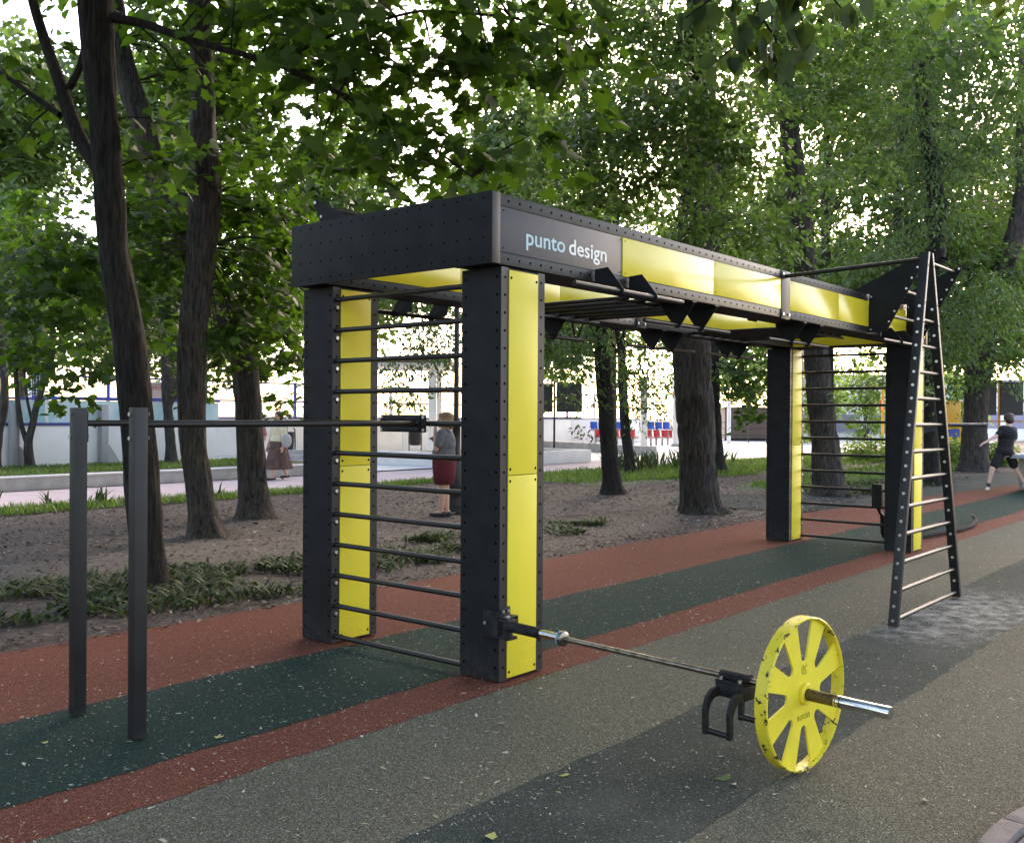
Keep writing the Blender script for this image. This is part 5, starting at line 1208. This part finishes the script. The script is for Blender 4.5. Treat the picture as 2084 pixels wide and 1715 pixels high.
blob('tee_shirt', [('e', (0, 0, 1.12), (.205, .165, .235)), ('e', (0, .02, .97), (.215, .182, .15)), ('e', (0, .06, 1.19), (.175, .135, .11)), ('c', (-.16, 0, 1.27), (.16, 0, 1.27), .075, .075), ('c', (.18, 0, 1.27), (.225, .03, 1.11), .073, .066), ('c', (-.18, 0, 1.27), (-.225, .01, 1.11), .073, .066)], m_tee, pw, .012, 5)
skirt('skirt', [(0, .01, .93, .20, .172, 0), (0, .01, .84, .218, .185, .2), (0, .01, .7, .212, .180, .6), (0, .01, .50, .185, .158, 1), (0, .01, .49, .165, .14, 1)], m_skirt, pw, amp=.02)
blob('hair', [('e', (0, -.02, 1.525), (.105, .115, .085)), ('e', (0, -.055, 1.46), (.105, .075, .11)), ('e', (-.085, -.01, 1.45), (.035, .055, .09)), ('e', (.085, -.01, 1.45), (.035, .055, .09)), ('e', (0, .045, 1.545), (.085, .06, .05)), ('e', (.04, -.045, 1.555), (.07, .07, .05)), ('e', (-.04, -.05, 1.55), (.07, .07, .05)), ('e', (0, -.09, 1.40), (.075, .05, .07))], m_blonde, pw, .009, 6)
for x, y in ((-.05, .05), (.015, .11)): blob('shoe', [('c', (x, y-.10, .03), (x+.005, y+.10, .022), .040, .034), ('e', (x, y-.10, .04), (.042, .05, .04))], m_shoe, pw, .009, 3)
blob('shoulder_bag', [('e', (-.27, .03, .90), (.06, .11, .12)), ('c', (-.26, .10, 1.04), (-.13, .02, 1.335), .011, .011)], m_bag, pw, .010, 3)
for ch in pw.children:                     # mirrored: the raised arm is the one on the near side
    ch.data.transform(Matrix.Scale(-1, 4, (1, 0, 0))); ch.data.flip_normals()
# woman walking along the path
g = gnd(566, 976); p2 = empty('person', (g[0], g[1], 0), LEFT+.75, label='woman walking in cream blouse and long brown skirt with a pale bag', cat='person')
HC = (0, .02, 1.50)
body = [('e', (0, 0, 1.15), (.185, .135, .22)), ('e', (0, .0, .95), (.20, .16, .15)), ('c', (0, .0, 1.30), (0, .02, 1.41), .055, .05), ('c', (-.15, 0, 1.30), (.15, 0, 1.30), .062, .062),
        ('c', (-.09, 0, .86), (-.08, .14, .48), .09, .055), ('c', (-.08, .14, .48), (-.08, .20, .09), .056, .035), ('c', (.09, 0, .86), (.08, -.04, .48), .09, .055), ('c', (.08, -.04, .48), (.08, -.26, .14), .056, .035),
        ('c', (-.08, .17, .05), (-.08, .33, .03), .036, .026), ('c', (.08, -.28, .10), (.08, -.17, .02), .036, .026),
        ('c', (.19, 0, 1.30), (.25, .04, 1.02), .052, .04), ('c', (.25, .04, 1.02), (.24, .14, .80), .04, .027), ('c', (-.19, 0, 1.30), (-.25, -.04, 1.02), .052, .04), ('c', (-.25, -.04, 1.02), (-.25, .02, .80), .04, .027)]+head_prims(HC, (0, 1, -.1))+hand((.24, .145, .79), (0, .25, -1), (-1, 0, 0))+hand((-.25, .022, .79), (0, .15, -1), (1, 0, 0))
blob('body', body, m_skin, p2, .010, 4); eyes(HC, (0, 1, -.1), p2)
blob('blouse', [('e', (0, 0, 1.14), (.205, .16, .25)), ('e', (0, .0, .95), (.225, .185, .14)), ('c', (-.16, 0, 1.30), (.16, 0, 1.30), .074, .074), ('c', (.18, 0, 1.30), (.245, .03, 1.06), .074, .066), ('c', (-.18, 0, 1.30), (-.245, -.03, 1.06), .074, .066)], m_cream, p2, .013, 4)
skirt('skirt', [(0, 0, .93, .20, .17, 0), (0, 0, .78, .225, .20, .4), (0, .0, .55, .24, .25, .9), (0, -.02, .27, .27, .33, 1.3), (0, -.03, .25, .24, .29, 1.3)], m_brsk, p2, 40, 9, .06, 1)
blob('hair', [('e', (0, -.02, 1.55), (.10, .112, .08)), ('e', (0, -.055, 1.49), (.10, .07, .10))], m_brhair, p2, .011, 2)
for x, y, z in ((-.08, .24, .03), (.08, -.22, .06)): blob('shoe', [('c', (x, y-.10, z+.01), (x, y+.10, z-.005), .038, .032)], m_shoe, p2, .010, 3)
blob('shoulder_bag', [('e', (-.29, -.05, .93), (.06, .14, .17)), ('c', (-.27, .0, 1.08), (-.14, .0, 1.37), .011, .011)], m_bag, p2, .012, 3)
# companion mostly hidden behind the furrowed trunk
g = gnd(534, 972); p3 = empty('person', (g[0]+.18, g[1]+.42, 0), LEFT+.75, label='walker in red almost hidden behind the furrowed trunk', cat='person')
for o in list(p2.children):
    c = o.copy(); COL.objects.link(c); c.parent = p3
    if o.name.startswith(('blouse', 'skirt')):
        c.data = o.data.copy(); c.data.materials.clear(); c.data.materials.append(mat('dusty_red_top', (.40, .12, .12), .9) if o.name.startswith('blouse') else m_plaza)
    if o.name.startswith('shoulder_bag'): bpy.data.objects.remove(c)
# man lunging, seen from behind
g = gnd(2008, 998); mn = empty('person', (g[0], g[1], 0), 0, label='man in black tee and shorts lunging with one arm swung back', cat='person')
Rv = np.array([CR[0], CR[1], 0]); Rv /= np.linalg.norm(Rv); Fv = np.array([CF[0], CF[1], 0]); Fv /= np.linalg.norm(Fv)
def q(a, f, z): return tuple(Rv*a+Fv*f+np.array([0, 0, z]))      # a: right in view, f: away, z up
HC = q(.495, .05, 1.53)
HP_ = q(.36, 0, .86)
body = [('e', q(.38, 0, .86), (.17, .17, .15)), ('c', q(.38, 0, .92), q(.44, .02, 1.18), .135, .145), ('c', q(.36, .0, 1.32), q(.56, .05, 1.30), .09, .085), ('e', q(.45, .02, 1.22), (.19, .19, .17)), ('c', q(.47, .03, 1.38), q(.49, .05, 1.50), .058, .052),
        ('c', q(.30, 0, .84), q(.10, -.04, .47), .092, .062), ('c', q(.10, -.04, .47), q(.035, 0, .12), .058, .036), ('c', q(.035, .02, .07), q(-.03, -.10, .03), .038, .027),
        ('c', q(.47, 0, .84), q(.66, .10, .50), .092, .062), ('c', q(.66, .10, .50), q(.84, .05, .16), .058, .036), ('c', q(.84, .05, .10), q(.92, .12, .03), .038, .028),
        ('c', q(.33, .0, 1.32), q(.16, -.06, 1.17), .055, .043), ('c', q(.16, -.06, 1.17), q(-.07, -.10, 1.05), .041, .027),
        ('c', q(.60, .04, 1.30), q(.70, .20, 1.08), .055, .043), ('c', q(.70, .20, 1.08), q(.62, .40, 1.15), .041, .027)]+head_prims(HC, tuple(Fv+Rv*.5), 1.15)+hand(q(-.08, -.10, 1.045), q(-1, -.1, -.45), (0, 0, -1))+hand(q(.62, .40, 1.15), tuple(Fv), (0, 0, -1))
blob('body', body, m_lskin, mn, .010, 4); eyes(HC, tuple(Fv+Rv*.5), mn)
blob('tee_shirt', [('c', q(.385, 0, .90), q(.44, .02, 1.18), .158, .165), ('e', q(.45, .02, 1.22), (.205, .20, .18)), ('c', q(.34, .0, 1.32), q(.58, .05, 1.30), .095, .09), ('c', q(.35, 0, 1.31), q(.22, -.04, 1.21), .078, .070), ('c', q(.59, .04, 1.29), q(.66, .14, 1.15), .078, .07)], m_blk, mn, .012, 4)
blob('shorts', [('e', q(.38, 0, .86), (.185, .185, .14)), ('c', q(.31, 0, .84), q(.15, -.03, .55), .112, .095), ('c', q(.46, 0, .84), q(.62, .08, .56), .112, .095)], m_blk, mn, .012, 3)
blob('hair', [('e', tuple(np.array(HC)+np.array([0, 0, .05])), (.112, .112, .095)), ('e', tuple(np.array(HC)-Fv*.04), (.098, .092, .095))], m_brhair, mn, .010, 2)
m_wshoe = mat('pale_trainer', (.60, .55, .52), .6)
for a, f, z in ((.0, -.03, .035), (.87, .08, .035)): blob('shoe', [('c', q(a+.05, f+.07, z+.01), q(a-.05 if a < .5 else a+.09, f-.07 if a < .5 else f+.06, z-.003), .042, .034)], m_wshoe, mn, .010, 3)
blob('sock', [('c', q(.036, 0, .10), q(.042, 0, .16), .043, .043)], m_shoe, mn, .010, 2)
